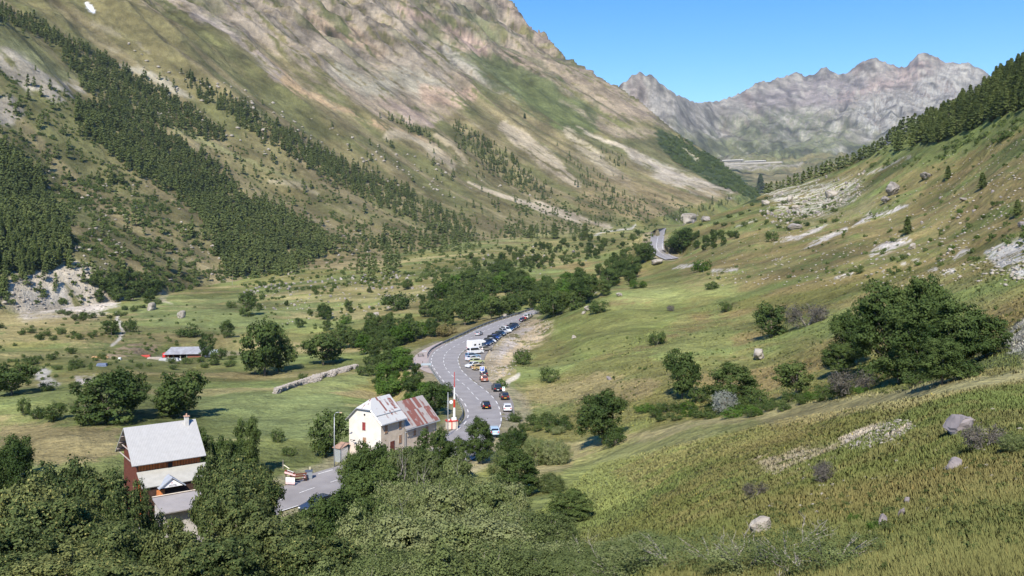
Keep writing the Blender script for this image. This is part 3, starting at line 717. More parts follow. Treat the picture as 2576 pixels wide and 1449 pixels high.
def crown_pts(lobes, nclump, nleaf, clump_r, r, shell=.55):
    """lobes: (x,y,z,rx,ry,rz); leaf clumps spread through each lobe, denser to the outside"""
    w = np.array([l[3] * l[4] * l[5] for l in lobes]) ** .67; w /= w.sum(); P = []; N = []
    for l, k in zip(lobes, w):
        m = max(1, int(nclump * k)); d = r.normal(size=(m, 3)); d /= np.linalg.norm(d, axis=1)[:, None]
        rad = shell + (1 - shell) * r.uniform(0, 1, m) ** .6; rad *= r.uniform(.82, 1.12, m)
        c = np.array(l[:3]) + d * rad[:, None] * np.array(l[3:])
        off = r.normal(size=(m, nleaf, 3)) * clump_r * r.uniform(.5, 1.3, (m, 1, 1)) * np.array([1, 1, .7])
        P.append((c[:, None] + off).reshape(-1, 3))
        nn = off + d[:, None] * clump_r * 1.5 + r.normal(size=off.shape) * clump_r * .8 + np.array([0, 0, .5 * clump_r]); N.append(nn.reshape(-1, 3))
    P = np.concatenate(P); N = np.concatenate(N); N /= np.linalg.norm(N, axis=1)[:, None] + 1e-9
    return P, N
def lobes_tree(r, w, base, n, big=1.0):
    L = [(0, 0, (1 + base) / 2, w * .36 * (.6 + .4 * big), w * .36 * (.6 + .4 * big), (1 - base) * .46 * (.7 + .3 * big))]
    for i in range(n):
        a = r.uniform(0, 6.28); t = r.uniform(0, 1); z = base + .12 + (1 - base - .22) * t
        q = w * (.34 * math.sin(math.pi * (.22 + .62 * t)) + .02) * r.uniform(.8, 1.15); s = w * r.uniform(.12, .22) * big
        L.append((q * math.cos(a), q * math.sin(a), z, s, s, s * r.uniform(.65, 1.0)))
    return L
def branches(mb, r, h0, lobes, tr, n=9, mi=0):
    mb.tube([(0, 0, -.06), (0.01, 0, h0 * .5), (.015, .01, h0), (0, .02, h0 + .35)], [tr * 1.25, tr, tr * .8, tr * .3], 7, mi)
    for l in lobes[1:n + 1]:
        z0 = h0 * r.uniform(.55, 1.5); e = Vector(l[:3]); s = Vector((.012, .005, min(z0, .7))); m = s.lerp(e, .5) + Vector((0, 0, -.03))
        mb.tube([s, m, s.lerp(e, .95)], [tr * .5, tr * .32, tr * .1], 5, mi)
def make_tree(seed, w=.85, base=.12, nl=16, nclump=260, nleaf=16, leaf=.022, clump=.034, m=None, trunk=.022, bark=None, big=1.0, shell=.55):
    r = np.random.default_rng(seed); L = lobes_tree(r, w, base, nl, big); P, N = crown_pts(L, nclump, nleaf, clump, r, shell)
    P[:, 2] = np.where(P[:, 2] < .01, .01 + r.uniform(0, .03, len(P)), P[:, 2])
    V, Q = quads(P, N, leaf, 1.5, r); cm = np_mesh("crown", V, Q, m or LEAF)
    tb = MB(); branches(tb, r, max(base, .1) + .12, L, trunk); tm = tb.mesh("trunk", bark or BARK, True)
    return cm, tm
def make_larch(seed, w=.34, n=330, m=None, per=7, leaf=.05):
    r = np.random.default_rng(seed); P = []; N = []
    z = r.uniform(0, 1, n) ** .85 * .90 + .08
    rad = w / 2 * (1 - z) ** .75 * 1.15 + .012; a = r.uniform(0, 6.28, n); lay = 1 + .25 * np.sin(z * 60 + r.uniform(0, 6))
    for k in range(n):
        q = rad[k] * lay[k] * r.uniform(.75, 1.1)
        for j in range(per):
            t = (j + 1) / per; P.append((q * t * math.cos(a[k]) + r.normal() * .008, q * t * math.sin(a[k]) + r.normal() * .008, z[k] - .22 * q * t + r.normal() * .008 + .01)); N.append((math.cos(a[k]) * .5 + r.normal() * .3, math.sin(a[k]) * .5 + r.normal() * .3, .8))
    P = np.array(P); N = np.array(N); N /= np.linalg.norm(N, axis=1)[:, None]
    V, Q = quads(P, N, leaf, 1.7, r); cm = np_mesh("crown", V, Q, m or NEED)
    tb = MB(); tb.tube([(0, 0, -.04), (0, 0, .5), (0, 0, .97)], [.014, .009, .002], 5); return cm, tb.mesh("trunk", BARK)
NEAR = [make_tree(10 + i, 1.0, .10, 40, 620, 36, .021, .030, [LEAFN, LEAFN2][i % 2], .018, None, .66, .8) for i in range(4)]
NEARD = [make_tree(20 + i, .90, .06, 34, 480, 36, .021, .032, LEAF, .02, None, .7, .8) for i in range(3)]
TREE = [make_tree(30 + i, .95, [.02, .10, .02, .03][i], 17, 420, 14, .032, .036, LEAF, .022, None, .85, .65) for i in range(4)]
BTREE = [make_tree(40 + i, .95, .04, 13, 300, 14, .036, .042, LEAFB, .02) for i in range(2)]
def bush_lobes(r, n=9):
    return [(0, 0, .42, .55, .55, .40)] + [(.42 * math.cos(a), .42 * math.sin(a), r.uniform(.25, .6), .3, .3, .28) for a in r.uniform(0, 6.28, n)]
def make_bush(seed, nclump=150, nleaf=14, leaf=.05, clump=.07, m=None, twigs=False):
    r = np.random.default_rng(seed); L = bush_lobes(r); P, N = crown_pts(L, nclump, nleaf, clump, r); P[:, 2] = np.abs(P[:, 2] - .02)
    V, Q = quads(P, N, leaf, 1.5, r); cm = np_mesh("foliage", V, Q, m or LEAF)
    tb = MB()
    for l in L[1:]:
        e = Vector(l[:3]) * 1.0; e.z += .12
        tb.tube([(0, 0, -.05), (e.x * .5, e.y * .5, e.z * .55), e], [.02, .014, .004], 4)
        if twigs:
            for q in range(2):
                e2 = e + Vector(r.normal(size=3) * .08); tb.tube([Vector((e.x * .5, e.y * .5, e.z * .55)), e2 + Vector((0, 0, -.02))], [.008, .002], 3)
    return cm, tb.mesh("stems", BARKL if twigs else BARK)
BUSH = [make_bush(60 + i) for i in range(3)]
BBUSH = [make_bush(70 + i, m=LEAFB) for i in range(2)]
WILL = [make_bush(80 + i, 800, 40, .020, .048, LEAFG, True) for i in range(3)]
WTAL = [make_tree(55 + i, .8, .05, 30, 460, 32, .022, .032, LEAFG, .016, BARKL, .7, .8) for i in range(2)]
WSP = [make_bush(180 + i, 150, 34, .020, .075, LEAFG, True) for i in range(2)]
SBUSH = [make_bush(90, 260, 16, .035, .06, LEAFS, True)]
PBUSH = [make_bush(91, 260, 16, .03, .07, LEAFP, True)]
OBUSH = [make_bush(92, 200, 16, .045, .06, LEAFO)]
LARCH = [make_larch(100 + i, [.40, .46, .36][i]) for i in range(3)]
LARCHF = [make_larch(110 + i, [.46, .54, .42][i], 60, per=4, leaf=.085) for i in range(3)]
PR = random.Random(5)
def plant(kind, pair, p, h, wscale=1.0, label=None, cat="tree", group=None, parts=("crown", "trunk"), sink=.02):
    """one tree or bush: an Empty at its foot with crown and trunk below it"""
    e = empty(kind, (p[0], p[1], p[2] - sink * h), PR.uniform(0, 6.28), label=label, cat=cat, group=group)
    for me, nm in zip(pair, parts):
        add(nm, me, e, scale=(h * wscale, h * wscale, h))
    return e
OCC = []
def at(u, v, D=None):
    if D is None: return gp(u, v)
    x = (u - CU) / F * D; return Vector((x, D, float(zat(x, D))))
def tree_px(kind, pair, u, vb, hpx, wpx=None, D=None, wbase=.9, **k):
    """base at pixel (u, vb), height and width in pixels"""
    p = at(u, vb, D); h = hpx / F * p.y
    ws = (wpx / hpx) / wbase if wpx else 1.0
    OCC.append((p.x, p.y, h * .4 * ws)); return plant(kind, pair, p, h, ws, **k)
def top_px(kind, pair, u, vt, D, wm, wbase=.9, **k):
    """top at pixel row vt, standing at distance D, crown wm metres wide"""
    p = at(u, 0, D); zt = -(vt - HOR) / F * D; h = max(zt - p.z, 1.0)
    OCC.append((p.x, p.y, wm * .4)); return plant(kind, pair, p, h, (wm / h) / wbase, **k)
# ---- trees and bushes one can point at --------------------------------
S = ("foliage", "stems")
# maples in the foreground (top row, distance, crown width in metres)
MP = [
 (60,1190,66,8.5,0,"leafy maple at the lower left edge of the wood below the chalet"),
 (150,1150,84,9,1,"yellow-flecked maple left of the chalet's front eave"),
 (235,1165,80,8,2,"broad maple rising just left of the chalet porch"),
 (325,1200,74,5.2,0,"maple hiding the left end of the chalet's lower roof"),
 (415,1288,76,4.6,1,"small maple at the front edge of the chalet annex roof"),
 (110,1250,58,8,2,"dark maple under the leftmost maples of the foreground wood"),
 (190,1275,60,8,1,"maple in front of the chalet's grey annex, left side"),
 (285,1310,55,6.5,2,"maple below the chalet's flat annex roof"),
 (548,1125,100,7,1,"tall maple touching the right end of the chalet roof"),
 (600,1140,93,9,0,"broad maple between the chalet and the road signs"),
 (640,1170,88,7,2,"maple beside the road signs and the grey bin"),
 (595,1200,80,8,2,"maple with a visible pale trunk right of the chalet annex"),
 (700,1280,62,7.5,1,"yellowish maple above the lower edge, right of the pale terrace"),
 (435,1325,56,5,0,"low maple under the dark shadow of the annex"),
 (560,1340,52,7,1,"low maple in the middle of the lower left wood"),
 (150,1380,46,6.5,0,"low maple in the bottom left corner of the wood"),
 (20,1330,50,7,1,"maple cut by the bottom left corner"),
 (290,1400,44,6,2,"small maple at the bottom edge under the chalet"),
 (800,1330,54,6.5,0,"maple with yellow leaves at the bottom, left of the willows"),
]
for u, vt, D, w, k, lab in MP: top_px("maple_tree", NEAR[(k + int(u)) % 4], u, vt, D, w * .88, .95, label=lab, cat="tree", group="maples of the foreground wood")
DK = [
 (915,1180,90,6.5,0,"dark tree standing between the near road and the white house"),
 (930,1100,108,6.5,1,"dark leafy tree covering the foot of the white house"),
 (985,1130,104,5,0,"dark tree in front of the white house's door"),
 (1090,1072,122,6,1,"leafy tree in front of the rusty-roofed wing"),
 (1205,1050,138,5.5,0,"grey-green tree standing in front of the near road bend"),
 (1290,1070,132,5.5,1,"bushy tree beside the white parked hatchback near the bend"),
 (1300,1130,104,6,1,"dark round tree at the edge of the mown strip"),
 (1430,1235,84,5,0,"dark tree at the right tip of the willow thicket"),
 (620,1045,128,4.5,0,"slim dark tree behind the maples right of the chalet"),
 (500,1060,126,4,1,"dark tree just behind the right gable of the chalet"),
 (570,1090,120,5,1,"dark tree behind the maples, between the chalet and the slim tree"),
 (900,1125,112,5.5,1,"tree whose crown hides the white house's lower left windows"),
 (1010,1120,116,5.5,2,"tree in front of the joint between white house and wing"),
 (1050,1110,112,5.5,0,"tree below the wing's lower shuttered windows"),
 (1140,1100,124,5,2,"tree at the foot of the red-topped barrier base"),
 (868,1222,76,5.5,1,"dark tree overhanging the lower edge of the near road"),
 (803,1240,74,5.4,2,"small dark tree half hiding the dark car by the near road"),
 (930,1235,78,6,0,"dark tree at the near road, right of the maples"),
 (960,1170,92,6,2,"tree filling the gap below the white house"),
 (30,1095,112,6,1,"round tree at the left edge above the foreground wood"),
]
for u, vt, D, w, k, lab in DK: top_px("leafy_tree", NEARD[(k + int(u)) % 3], u, vt, D, w, .9, label=lab, cat="tree", group="dark leafy trees by the road and houses")
WL = [
 (1020,1160,88,7,0,"grey-green willow below the white house"),(1100,1150,84,6.5,1,"willow with bare stems below the rusty wing"),
 (1180,1150,86,6.5,2,"willow in the middle of the thicket near the road bend"),(1250,1170,82,6,0,"willow left of the dark round tree"),
 (960,1240,68,7,1,"wide willow beside the maples at the bottom"),(1060,1255,64,7,2,"wide grey willow in the middle of the thicket"),
 (1160,1240,62,7.5,0,"broad willow with pale branches at the bottom centre"),(1270,1250,66,6,1,"willow with small yellow fruit right of centre"),
 (1350,1260,64,6,2,"willow at the right side of the thicket"),(980,1340,50,6,2,"low willow at the bottom, left of centre"),
 (1080,1350,46,6,0,"low willow at the bottom edge under the broad willow"),(1200,1350,45,6,1,"low willow with bare twigs at the bottom centre"),
 (1320,1340,48,5.5,0,"low willow at the bottom, right of centre"),(1420,1370,44,5,2,"pale willow where the thicket meets the slope"),
 (880,1390,44,5,1,"small willow at the bottom between maples and thicket"),(1520,1400,38,4.5,0,"sparse willow low on the grassy slope"),
 (1620,1395,32,4,1,"sparse twiggy willow at the bottom, left of the dead twigs"),(1380,1180,104,4,2,"willow scrub at the corner of the mown strip"),
 (1260,1110,118,4.5,2,"willow scrub between the bend and the mown strip"),(1350,1080,130,4.5,0,"low scrub beside the road, left of the lone maple"),
 (1400,1090,128,4.5,1,"low scrub right of the parked cars by the near bend"),
]
BTM = [(1560,1385,33,3.4,0,"grey-green shrub at the bottom edge right of the thicket"),(1680,1375,30,3.2,1,"low grey shrub at the bottom edge left of the bare branches"),(1790,1380,26,3.0,2,"grey-green shrub below the pale boulders"),(1980,1385,21,2.6,0,"shrub under the bare shrub at the bottom right"),(2090,1400,18,2.2,1,"small grey-green shrub at the bottom, under the split stones"),(1480,1330,46,4,2,"leafy shrub where the slope meets the thicket"),(1870,1400,22,2.4,1,"low shrub around the pale upright boulder"),(1620,1330,36,3.0,0,"shrub a little up the slope from the bottom edge")]
for u, vt, D, w, k, lab in BTM: top_px("willow_bush", WSP[k % 2], u, vt, D, w, 1.35, label=lab, cat="bush", group="grey-green shrubs along the bottom edge", parts=S)
WLT = [(1010,1105,100,4.2,"pale slim willow tree in front of the wing's grey wall"),(1070,1120,94,4.4,"slim willow tree with yellowish leaves in the thicket's upper middle"),(1150,1125,96,4.2,"slim willow tree behind the broad willow with pale branches"),(1110,1210,76,5,"willow tree rising out of the middle of the thicket"),(1220,1200,76,5,"willow tree right of the one in the middle of the thicket"),(1000,1290,60,5,"willow tree low in the thicket near the maples"),(1130,1300,56,5,"willow tree at the bottom centre of the thicket"),(1260,1300,56,5,"willow tree at the bottom right of the thicket")]
for i, (u, vt, D, w, lab) in enumerate(WLT): top_px("willow_tree", WTAL[i % 2], u, vt, D, w, .8, label=lab, cat="tree", group="slim willow trees of the thicket")
for u, vt, D, w, k, lab in WL: top_px("willow_bush", WILL[k], u, vt, D, w, 1.35, label=lab, cat="bush", group="willows of the foreground thicket", parts=S)
# middle distance: (u, base row, height px, width px, mesh kind, label)
T, BT, B_, BB, SB, PB, OB = TREE, BTREE, BUSH, BBUSH, SBUSH, PBUSH, OBUSH
MID = [
 (1517,1118,145,140,NEARD[1],"full round tree standing alone at the mown strip","t"),
 (1716,1003,130,98,T[1],"narrow upright tree with a pale trunk in the meadow","t"),
 (1843,1025,112,150,NEARD[2],"broad leafy tree beside a silvery bush","t"),
 (1826,1042,78,70,SB[0],"silvery grey bush at the foot of the broad tree","b"),
 (2002,992,92,100,T[3],"compact round tree between the broad tree and the great clump","t"),
 (2230,930,235,190,NEARD[0],"tallest tree of the great clump on the right slope","t"),
 (2140,925,150,120,NEARD[1],"left tree of the great clump on the right slope","t"),
 (2320,950,200,200,NEARD[2],"wide front tree of the great clump","t"),
 (2420,925,180,170,NEARD[0],"right tree of the great clump","t"),
 (2110,945,90,90,NEARD[1],"small dark tree at the left foot of the great clump","t"),
 (2370,968,120,130,NEARD[2],"low spreading tree at the front right of the great clump","t"),
 (2330,900,220,150,NEARD[1],"tall back tree of the great clump","t"),
 (2200,960,60,90,B_[0],"dark bush under the great clump","b"),(2300,972,50,90,B_[1],"second dark bush under the great clump, further right","b"),(2430,950,60,110,B_[2],"wide bush at the right foot of the great clump","b"),
 (1760,1012,50,60,B_[1],"dark bush under the narrow upright tree","b"),(1900,1028,60,80,B_[2],"bush at the right foot of the broad tree","b"),(1545,1122,50,70,B_[0],"bush at the foot of the lone round tree","b"),
 (2480,900,110,120,T[0],"small tree at the right end of the great clump","t"),
 (2260,965,90,120,T[1],"low front tree at the foot of the great clump","t"),
 (2140,990,75,120,PB[0],"grey purple bush at the foot of the great clump","b"),
 (1940,850,85,95,T[2],"dark bush-like tree uphill of the lone boulder","t"),
 (2030,820,70,110,PB[0],"grey thorn bush behind the dark tree","b"),
 (1652,868,46,48,B_[0],"round dark bush alone on the bright meadow","b"),
 (1825,785,34,36,B_[1],"small round bush high on the meadow","b"),
 (1315,917,50,56,B_[2],"bush on the gravel bank beside the parked cars","b"),
 (1383,960,48,56,B_[0],"bush low on the meadow right of the gravel bank","b"),
 (1260,975,30,36,BB[0],"bright bush between the two groups of parked cars","b"),
 (1505,787,42,60,B_[1],"dark bush at the meadow's upper left edge","b"),
 (1605,725,26,50,BB[1],"flat green bush on the brow above the meadow","b"),
 (1790,728,22,44,B_[2],"low bush on the brown slope above the meadow","b"),
 (1688,782,18,30,PB[0],"small purplish bush in the bright grass","b"),
 (1625,660,52,50,T[1],"dark tree left of the far road's lower end","t"),
 (1715,636,66,70,T[0],"big round tree right of the far road","t"),
 (1765,683,40,56,BB[0],"bright green bush above the grey rock streak","b"),
 (1943,607,34,36,B_[0],"dark bush by the long rock streak","b"),
 (1000,778,54,90,B_[1],"wide low thicket bush in the meadow left of the wood","b"),
 (1025,728,28,30,T[0],"small dark tree above the wide thicket bush","t"),
 (815,803,42,42,T[1],"dark round tree in the middle of the valley meadow","t"),
 (868,815,32,40,BB[0],"small leafy tree left of the wood's edge","b"),
 (621,795,62,50,T[2],"dark upright tree at the foot of the stony bank","t"),
 (584,775,24,32,B_[2],"small dark bush left of the upright tree","b"),
 (665,945,160,110,T[3],"large poplar-like tree at the left of the tree pair","t"),
 (700,935,120,80,T[0],"lower companion tree in the tree pair, left of the road","t"),
 (812,918,85,110,T[1],"spreading tree with an open trunk in the meadow","t"),
 (570,850,44,42,T[2],"dark tree behind the barn","t"),
 (520,900,66,40,T[0],"leafy tree at the right end of the barn","t"),
 (550,905,40,50,B_[1],"bush right of the barn","b"),
 (478,846,30,80,B_[2],"flat wide thicket uphill of the barn","b"),
 (280,843,44,42,T[3],"dark tree left of the gravel path","t"),
 (324,835,42,44,B_[0],"dark bush right of the gravel path","b"),
 (455,1052,125,130,T[1],"broad tree on the meadow right of the big round trees","t"),
 (430,1048,80,100,T[0],"lower front tree of the broad meadow tree","t"),
 (270,1065,128,165,T[2],"big round tree on the left meadow","t"),
 (215,1070,95,90,T[3],"left companion of the big round tree","t"),
 (330,1040,110,90,T[0],"dark right companion of the big round tree","t"),
 (30,995,85,115,T[1],"large dark tree at the left edge","t"),
 (45,1205,110,80,T[2],"round tree at the left edge beside the foreground wood","t"),
 (135,1058,50,56,T[3],"tree at the foot of the left meadow, right of two bushes","t"),
 (92,1055,42,44,B_[0],"dark bush in the left meadow beside its twin","b"),
 (60,1045,60,36,B_[1],"greyish bush in the left meadow","b"),
 (700,1112,42,42,B_[2],"bush in the meadow behind the street lamp","b"),
 (728,1145,26,40,B_[0],"low dark bush near the road signs","b"),
 (820,1145,125,100,T[3],"big dark tree between the street lamp and the white house","t"),
 (1090,1045,85,80,T[0],"dark tree behind the rusty wing","t"),
 (985,1000,60,70,BT[0],"bright tree behind the white house","t"),
 (965,985,75,50,BT[1],"bright leafy tree downhill of the layby","t"),
 (1050,1030,50,70,BT[0],"green bush behind the rusty wing's ridge","b"),
 (910,945,34,34,B_[1],"round bush at the right end of the stone bank","b"),
 (765,955,22,32,B_[2],"small bush above the stone bank","b"),
 (1010,930,60,60,BT[1],"bright green tree beside the layby","t"),
 (1120,845,44,60,OB[0],"pale yellow flowering bush above the guardrail","b"),
 (2475,1130,80,110,PB[0],"thorny bush with bare twigs right of the big boulder","b"),
 (2550,1140,60,80,WILL[1],"willow scrub at the right edge below the boulder","b"),
 (2075,1210,60,85,PB[0],"twiggy grey bush on the near slope","b"),
 (1900,1250,48,70,PB[0],"round twiggy bush lower on the near slope","b"),
 (2150,1315,30,40,BB[1],"small bright green bush by the split stones","b"),
 (2200,1335,32,44,BB[0],"bright green shrub right of the split stones","b"),
 (1365,790,30,60,B_[0],"dark bush hiding the far end of the parked row","b"),
 (1420,770,50,70,BT[0],"green tree above the end of the near road","t"),
]
for u, vb, h, w, pair, lab, c in MID:
    t_ = c == "t"
    bush = any(pair is q for q in B_ + BB + SB + PB + OB + WILL)
    tree_px("leafy_tree" if t_ else "bush", pair, u, vb, h, w, wbase=1.45 if bush else .9, label=lab, cat="tree" if t_ else "bush", parts=S if bush else ("crown", "trunk"))
# --- woods made of many alike trees: single trees scattered inside outlines
def inpoly(u, v, P):
    ins = False
    for i in range(len(P)):
        x1, y1 = P[i]; x2, y2 = P[(i + 1) % len(P)]
        if (y1 > v) != (y2 > v) and u < (x2 - x1) * (v - y1) / (y2 - y1) + x1: ins = not ins
    return ins
def scatter(P, n, mind, fn, dmin=0, dmax=1e9, tries=40):
    us = [p[0] for p in P]; vs = [p[1] for p in P]; got = []
    for _ in range(n * tries):
        if len(got) >= n: break
        u = PR.uniform(min(us), max(us)); v = PR.uniform(min(vs), max(vs))
        if not inpoly(u, v, P): continue
        if any((u - a) ** 2 + ((v - b) * 1.6) ** 2 < mind * mind for a, b in got): continue
        D = hit(u, v)
        if D < dmin or D > dmax: continue
        got.append((u, v)); p = at(u, v, D); fn(u, v, p)
    return got
def wood(P, n, mind, hm, pairs, kind, label, group, cat="tree", wb=1.0, parts=("crown", "trunk"), dmin=0, dmax=1e9):
    def f(u, v, p):
        h = PR.uniform(*hm); OCC.append((p.x, p.y, h * .35))
        plant(kind, PR.choice(pairs), p, h, wb * PR.uniform(.85, 1.2), label=label, cat=cat, group=group, parts=parts)
    return scatter(P, n, mind, f, dmin, dmax)
wood([(1085,760),(1180,700),(1260,685),(1330,715),(1440,720),(1540,690),(1600,680),(1620,700),(1480,770),(1420,800),(1350,800),(1250,800),(1150,830),(1100,835),(1075,800)], 86, 15, (7, 11), TREE + TREE + BTREE, "leafy_tree", "leafy tree in the wood behind the road bend and its guardrail", "trees of the wood behind the road bend", dmin=330)
wood([(600,760),(900,730),(1080,750),(1060,830),(900,840),(640,830)], 14, 40, (3, 6), TREE, "leafy_tree", "single tree dotted over the rough meadow between barn and wood", "trees dotted over the rough meadow")
wood([(-20,900),(260,880),(420,930),(300,1000),(150,1000),(-20,960)], 14, 36, (1.5, 3.5), BUSH, "bush", "dark bush among the stone heaps of the left meadow", "bushes among the stone heaps at the left", "bush", 1, S)
wood([(900,850),(960,830),(1020,820),(1090,835),(1090,850),(1030,870),(980,900),(930,905),(880,880),(850,880),(840,850)], 26, 20, (5, 9), TREE + BTREE[:1], "leafy_tree", "leafy tree in the tree belt between the meadow and the layby", "trees of the belt left of the layby", dmin=240)
wood([(930,920),(1000,900),(1035,930),(1080,980),(1120,1010),(1130,1040),(1080,1020),(1000,1010),(950,990)], 22, 18, (2.5, 5), BTREE + BUSH[:1] + TREE[:2], "leafy_tree", "small tree on the bank between the layby and the white house", "small trees on the bank below the layby")
wood([(1500,690),(1560,640),(1620,640),(1640,660),(1600,690),(1530,720)], 18, 16, (5, 8), TREE, "leafy_tree", "tree in the thicket left of the far road", "trees of the thicket left of the far road", dmin=420)
wood([(1700,600),(1800,590),(1860,600),(1820,620),(1740,640)], 16, 16, (4, 6.5), TREE, "leafy_tree", "dark tree in the thicket right of the far road", "trees of the thicket right of the far road")
wood([(1180,640),(1500,600),(1620,590),(1620,600),(1500,650),(1300,680),(1190,690)], 52, 16, (4, 9), TREE, "leafy_tree", "tree dotted over the terraced valley floor beyond the wood", "trees dotted over the far valley floor")
wood([(-20,820),(100,840),(200,830),(240,850),(180,860),(60,855)], 10, 20, (2, 3.5), BUSH, "bush", "dark bush in the field rows at the far left", "bushes of the field rows at the left", "bush", 1, S)
wood([(150,790),(260,795),(380,760),(420,770),(300,800),(200,815)], 18, 18, (2.5, 4.5), BUSH + TREE[:1], "bush", "bush along the foot of the scree bank", "bushes along the foot of the scree bank", "bush", 1, S)
wood([(230,720),(330,700),(400,730),(390,760),(250,765)], 18, 18, (7, 11), TREE, "leafy_tree", "tree of the clump between the scree bank and the meadow", "trees of the clump beside the scree bank")
wood([(430,905),(620,900),(640,930),(420,930)], 8, 24, (1.8, 3.2), BUSH, "bush", "bush in the yard below the barn", "bushes below the barn", "bush", 1, S)
wood([(1290,1050),(1460,1075),(1440,1095),(1300,1085)], 12, 18, (1.5, 2.6), BUSH + WILL[:1], "bush", "roadside bush between the bend and the lone round tree", "roadside bushes right of the bend", "bush", 1, S)
wood([(1600,1035),(1980,1010),(2100,985),(2200,980),(1900,1050),(1650,1060)], 44, 18, (.9, 2.1), BUSH + BBUSH, "bush", "low bush along the upper edge of the mown strip", "low bushes along the mown strip", "bush", 1.1, S)
wood([(2080,640),(2576,480),(2576,560),(2200,720)], 12, 40, (1.0, 2.2), BUSH + BBUSH, "bush", "low bush between the rock streaks of the right slope", "bushes between the rock streaks", "bush", 1, S)
wood([(1750,570),(1950,490),(2050,520),(2150,450),(2100,560),(1900,590)], 34, 22, (1.8, 3.6), BUSH, "bush", "dark bush among the boulders of the right slope", "bushes among the boulders", "bush", 1, S)
wood([(1100,680),(1500,640),(1560,660),(1300,690),(1120,720)], 20, 20, (2.5, 5), BUSH + TREE[:2], "bush", "bush on the terraces just beyond the wood", "bushes on the terraces beyond the wood", "bush", 1, S)
wood([(850,740),(1070,700),(1090,750),(1060,780),(880,790)], 10, 34, (1.2, 2.4), BUSH, "bush", "small bush in the rough meadow left of the wood", "small bushes of the rough meadow", "bush", 1, S)
# larches: the skyline wood on the right, then the belts on the mountain side
LR = [(1933,492,34),(1912,488,42)]
RW = [(1935,474),(2000,440),(2120,392),(2240,318),(2350,262),(2450,205),(2540,170),(2576,160),(2640,130),(2640,250),(2520,300),(2400,350),(2300,372),(2200,400),(2060,440),(1990,462)]
SKY_L = []
scatter(RW, 230, 7, lambda u, v, p: SKY_L.append((p, PR.uniform(8, 12.5))), 300, 1100)
for u in range(1925, 2576, 9):
    D = float(np.interp(u, [1925,2100,2300,2450,2576], [800,800,690,600,480])); SKY_L.append((at(u + PR.uniform(-4, 4), 0, D), PR.uniform(8.5, 13)))
SKY_L.sort(key=lambda q: -q[1] / q[0].y)
for p, h in SKY_L[:170]: plant("larch", PR.choice(LARCH), p, h, 1.15, label="dark larch in the wood along the right skyline", cat="tree", group="larches of the right skyline wood")
for (u, v, h, lab) in [(2472,475,42,"small larch alone high on the right slope"), (2385,450,34,"small dark conifer right of the biggest grey boulder"), (2283,590,46,"slim dark conifer beside the long rock streak"), (2560,545,44,"small conifer at the right edge of the slope"), (1913,484,46,"lone larch on the skyline left of the skyline wood"), (1472,603,42,"larger dark spruce on the far valley floor"), (1395,600,40,"dark spruce left of the larger far spruce"), (1335,598,34,"pale green larch on the far valley floor"), (1320,298,14,"tiny lone conifer high on the mountain shoulder"), (1055,338,20,"lone dark conifer above the pale erosion scar")]:
    tree_px("conifer", LARCH[0], u, v, h, h * .5, wbase=.34, label=lab, cat="tree")
FOREST = [  # outline, spacing px, near?
 ([(120,85),(210,115),(330,190),(420,235),(560,330),(575,362),(470,345),(330,290),(230,240),(165,160)], 1),
 ([(180,262),(290,268),(400,330),(520,400),(620,500),(700,520),(800,590),(850,618),(780,660),(735,690),(640,700),(560,690),(540,620),(480,520),(350,440),(220,345)], 1),
 ([(455,178),(600,262),(740,340),(900,425),(1020,480),(1150,560),(1215,600),(1130,600),(1000,540),(880,470),(760,410),(640,340),(500,245)], 1),
 ([(1140,305),(1200,335),(1290,400),(1395,505),(1350,500),(1240,440),(1150,360)], 1),
 ([(-60,360),(60,400),(110,470),(160,560),(180,640),(120,690),(0,690),(-60,690)], 1),
 ([(-60,0),(60,40),(160,100),(130,112),(40,70),(-60,40)], 1),
 ([(700,340),(860,400),(900,450),(1000,520),(960,530),(860,480),(740,400)], .35),
 ([(950,285),(1000,300),(1070,335),(1110,375),(1050,340),(970,300)], 1),
 ([(1400,360),(1480,420),(1580,500),(1640,560),(1540,540),(1440,450)], .3),
 ([(1500,370),(1560,400),(1600,435),(1540,410)], .8),
 ([(1240,580),(1420,570),(1480,590),(1300,610)], .5),
 ([(850,620),(1000,600),(1180,600),(1260,610),(1150,640),(900,640)], .45),
 ([(870,690),(1000,650),(1010,690),(900,710)], .4),
 ([(1700,540),(1840,490),(1860,500),(1760,540),(1680,565)], .8),
]
cand = []
for P, dens in FOREST:
    us = [p[0] for p in P]; vs = [p[1] for p in P]; A = (max(us) - min(us)) * (max(vs) - min(vs))
    for _ in range(int(A / 44 * dens)):
        u = PR.uniform(min(us), max(us)) ; v = PR.uniform(min(vs), max(vs))
        if inpoly(u + PR.gauss(0, 7), v + PR.gauss(0, 5), P) and -60 < u < 2640: cand.append((u, v))
for _ in range(1500):     # thin cover over the whole lower mountain side
    u = PR.uniform(-40, 1700); v = PR.uniform(150, 760)
    lo = np.interp(u, [0, 400, 900, 1300, 1700], [100, 180, 330, 400, 470]); hi = np.interp(u, [0, 400, 900, 1300, 1700], [740, 730, 640, 600, 570])
    if lo < v < hi and PR.random() < .35 + .65 * (v - lo) / (hi - lo): cand.append((u, v))
FT = []
for u, v in cand:
    D = hit(u, v)
    if 400 < D < 4000:
        p = at(u, v, D); h = PR.uniform(5.5, 12.5) * (1 if D > 700 else .9) * np.interp(D, [500, 1500, 2500], [1, 1, .8])
        FT.append((h / D, p, h))
FT.sort(key=lambda q: -q[0])
for s_, p, h in FT[:118]:
    zone = "nearest belt at the foot of the left mountain side" 
    plant("larch", PR.choice(LARCH), p, h, 1.0, label="tall larch in the nearest belt at the foot of the left mountain side", cat="tree", group="larches nearest on the left mountain side")
rest = FT[118:] + [(0, p, h) for p, h in SKY_L[170:]]
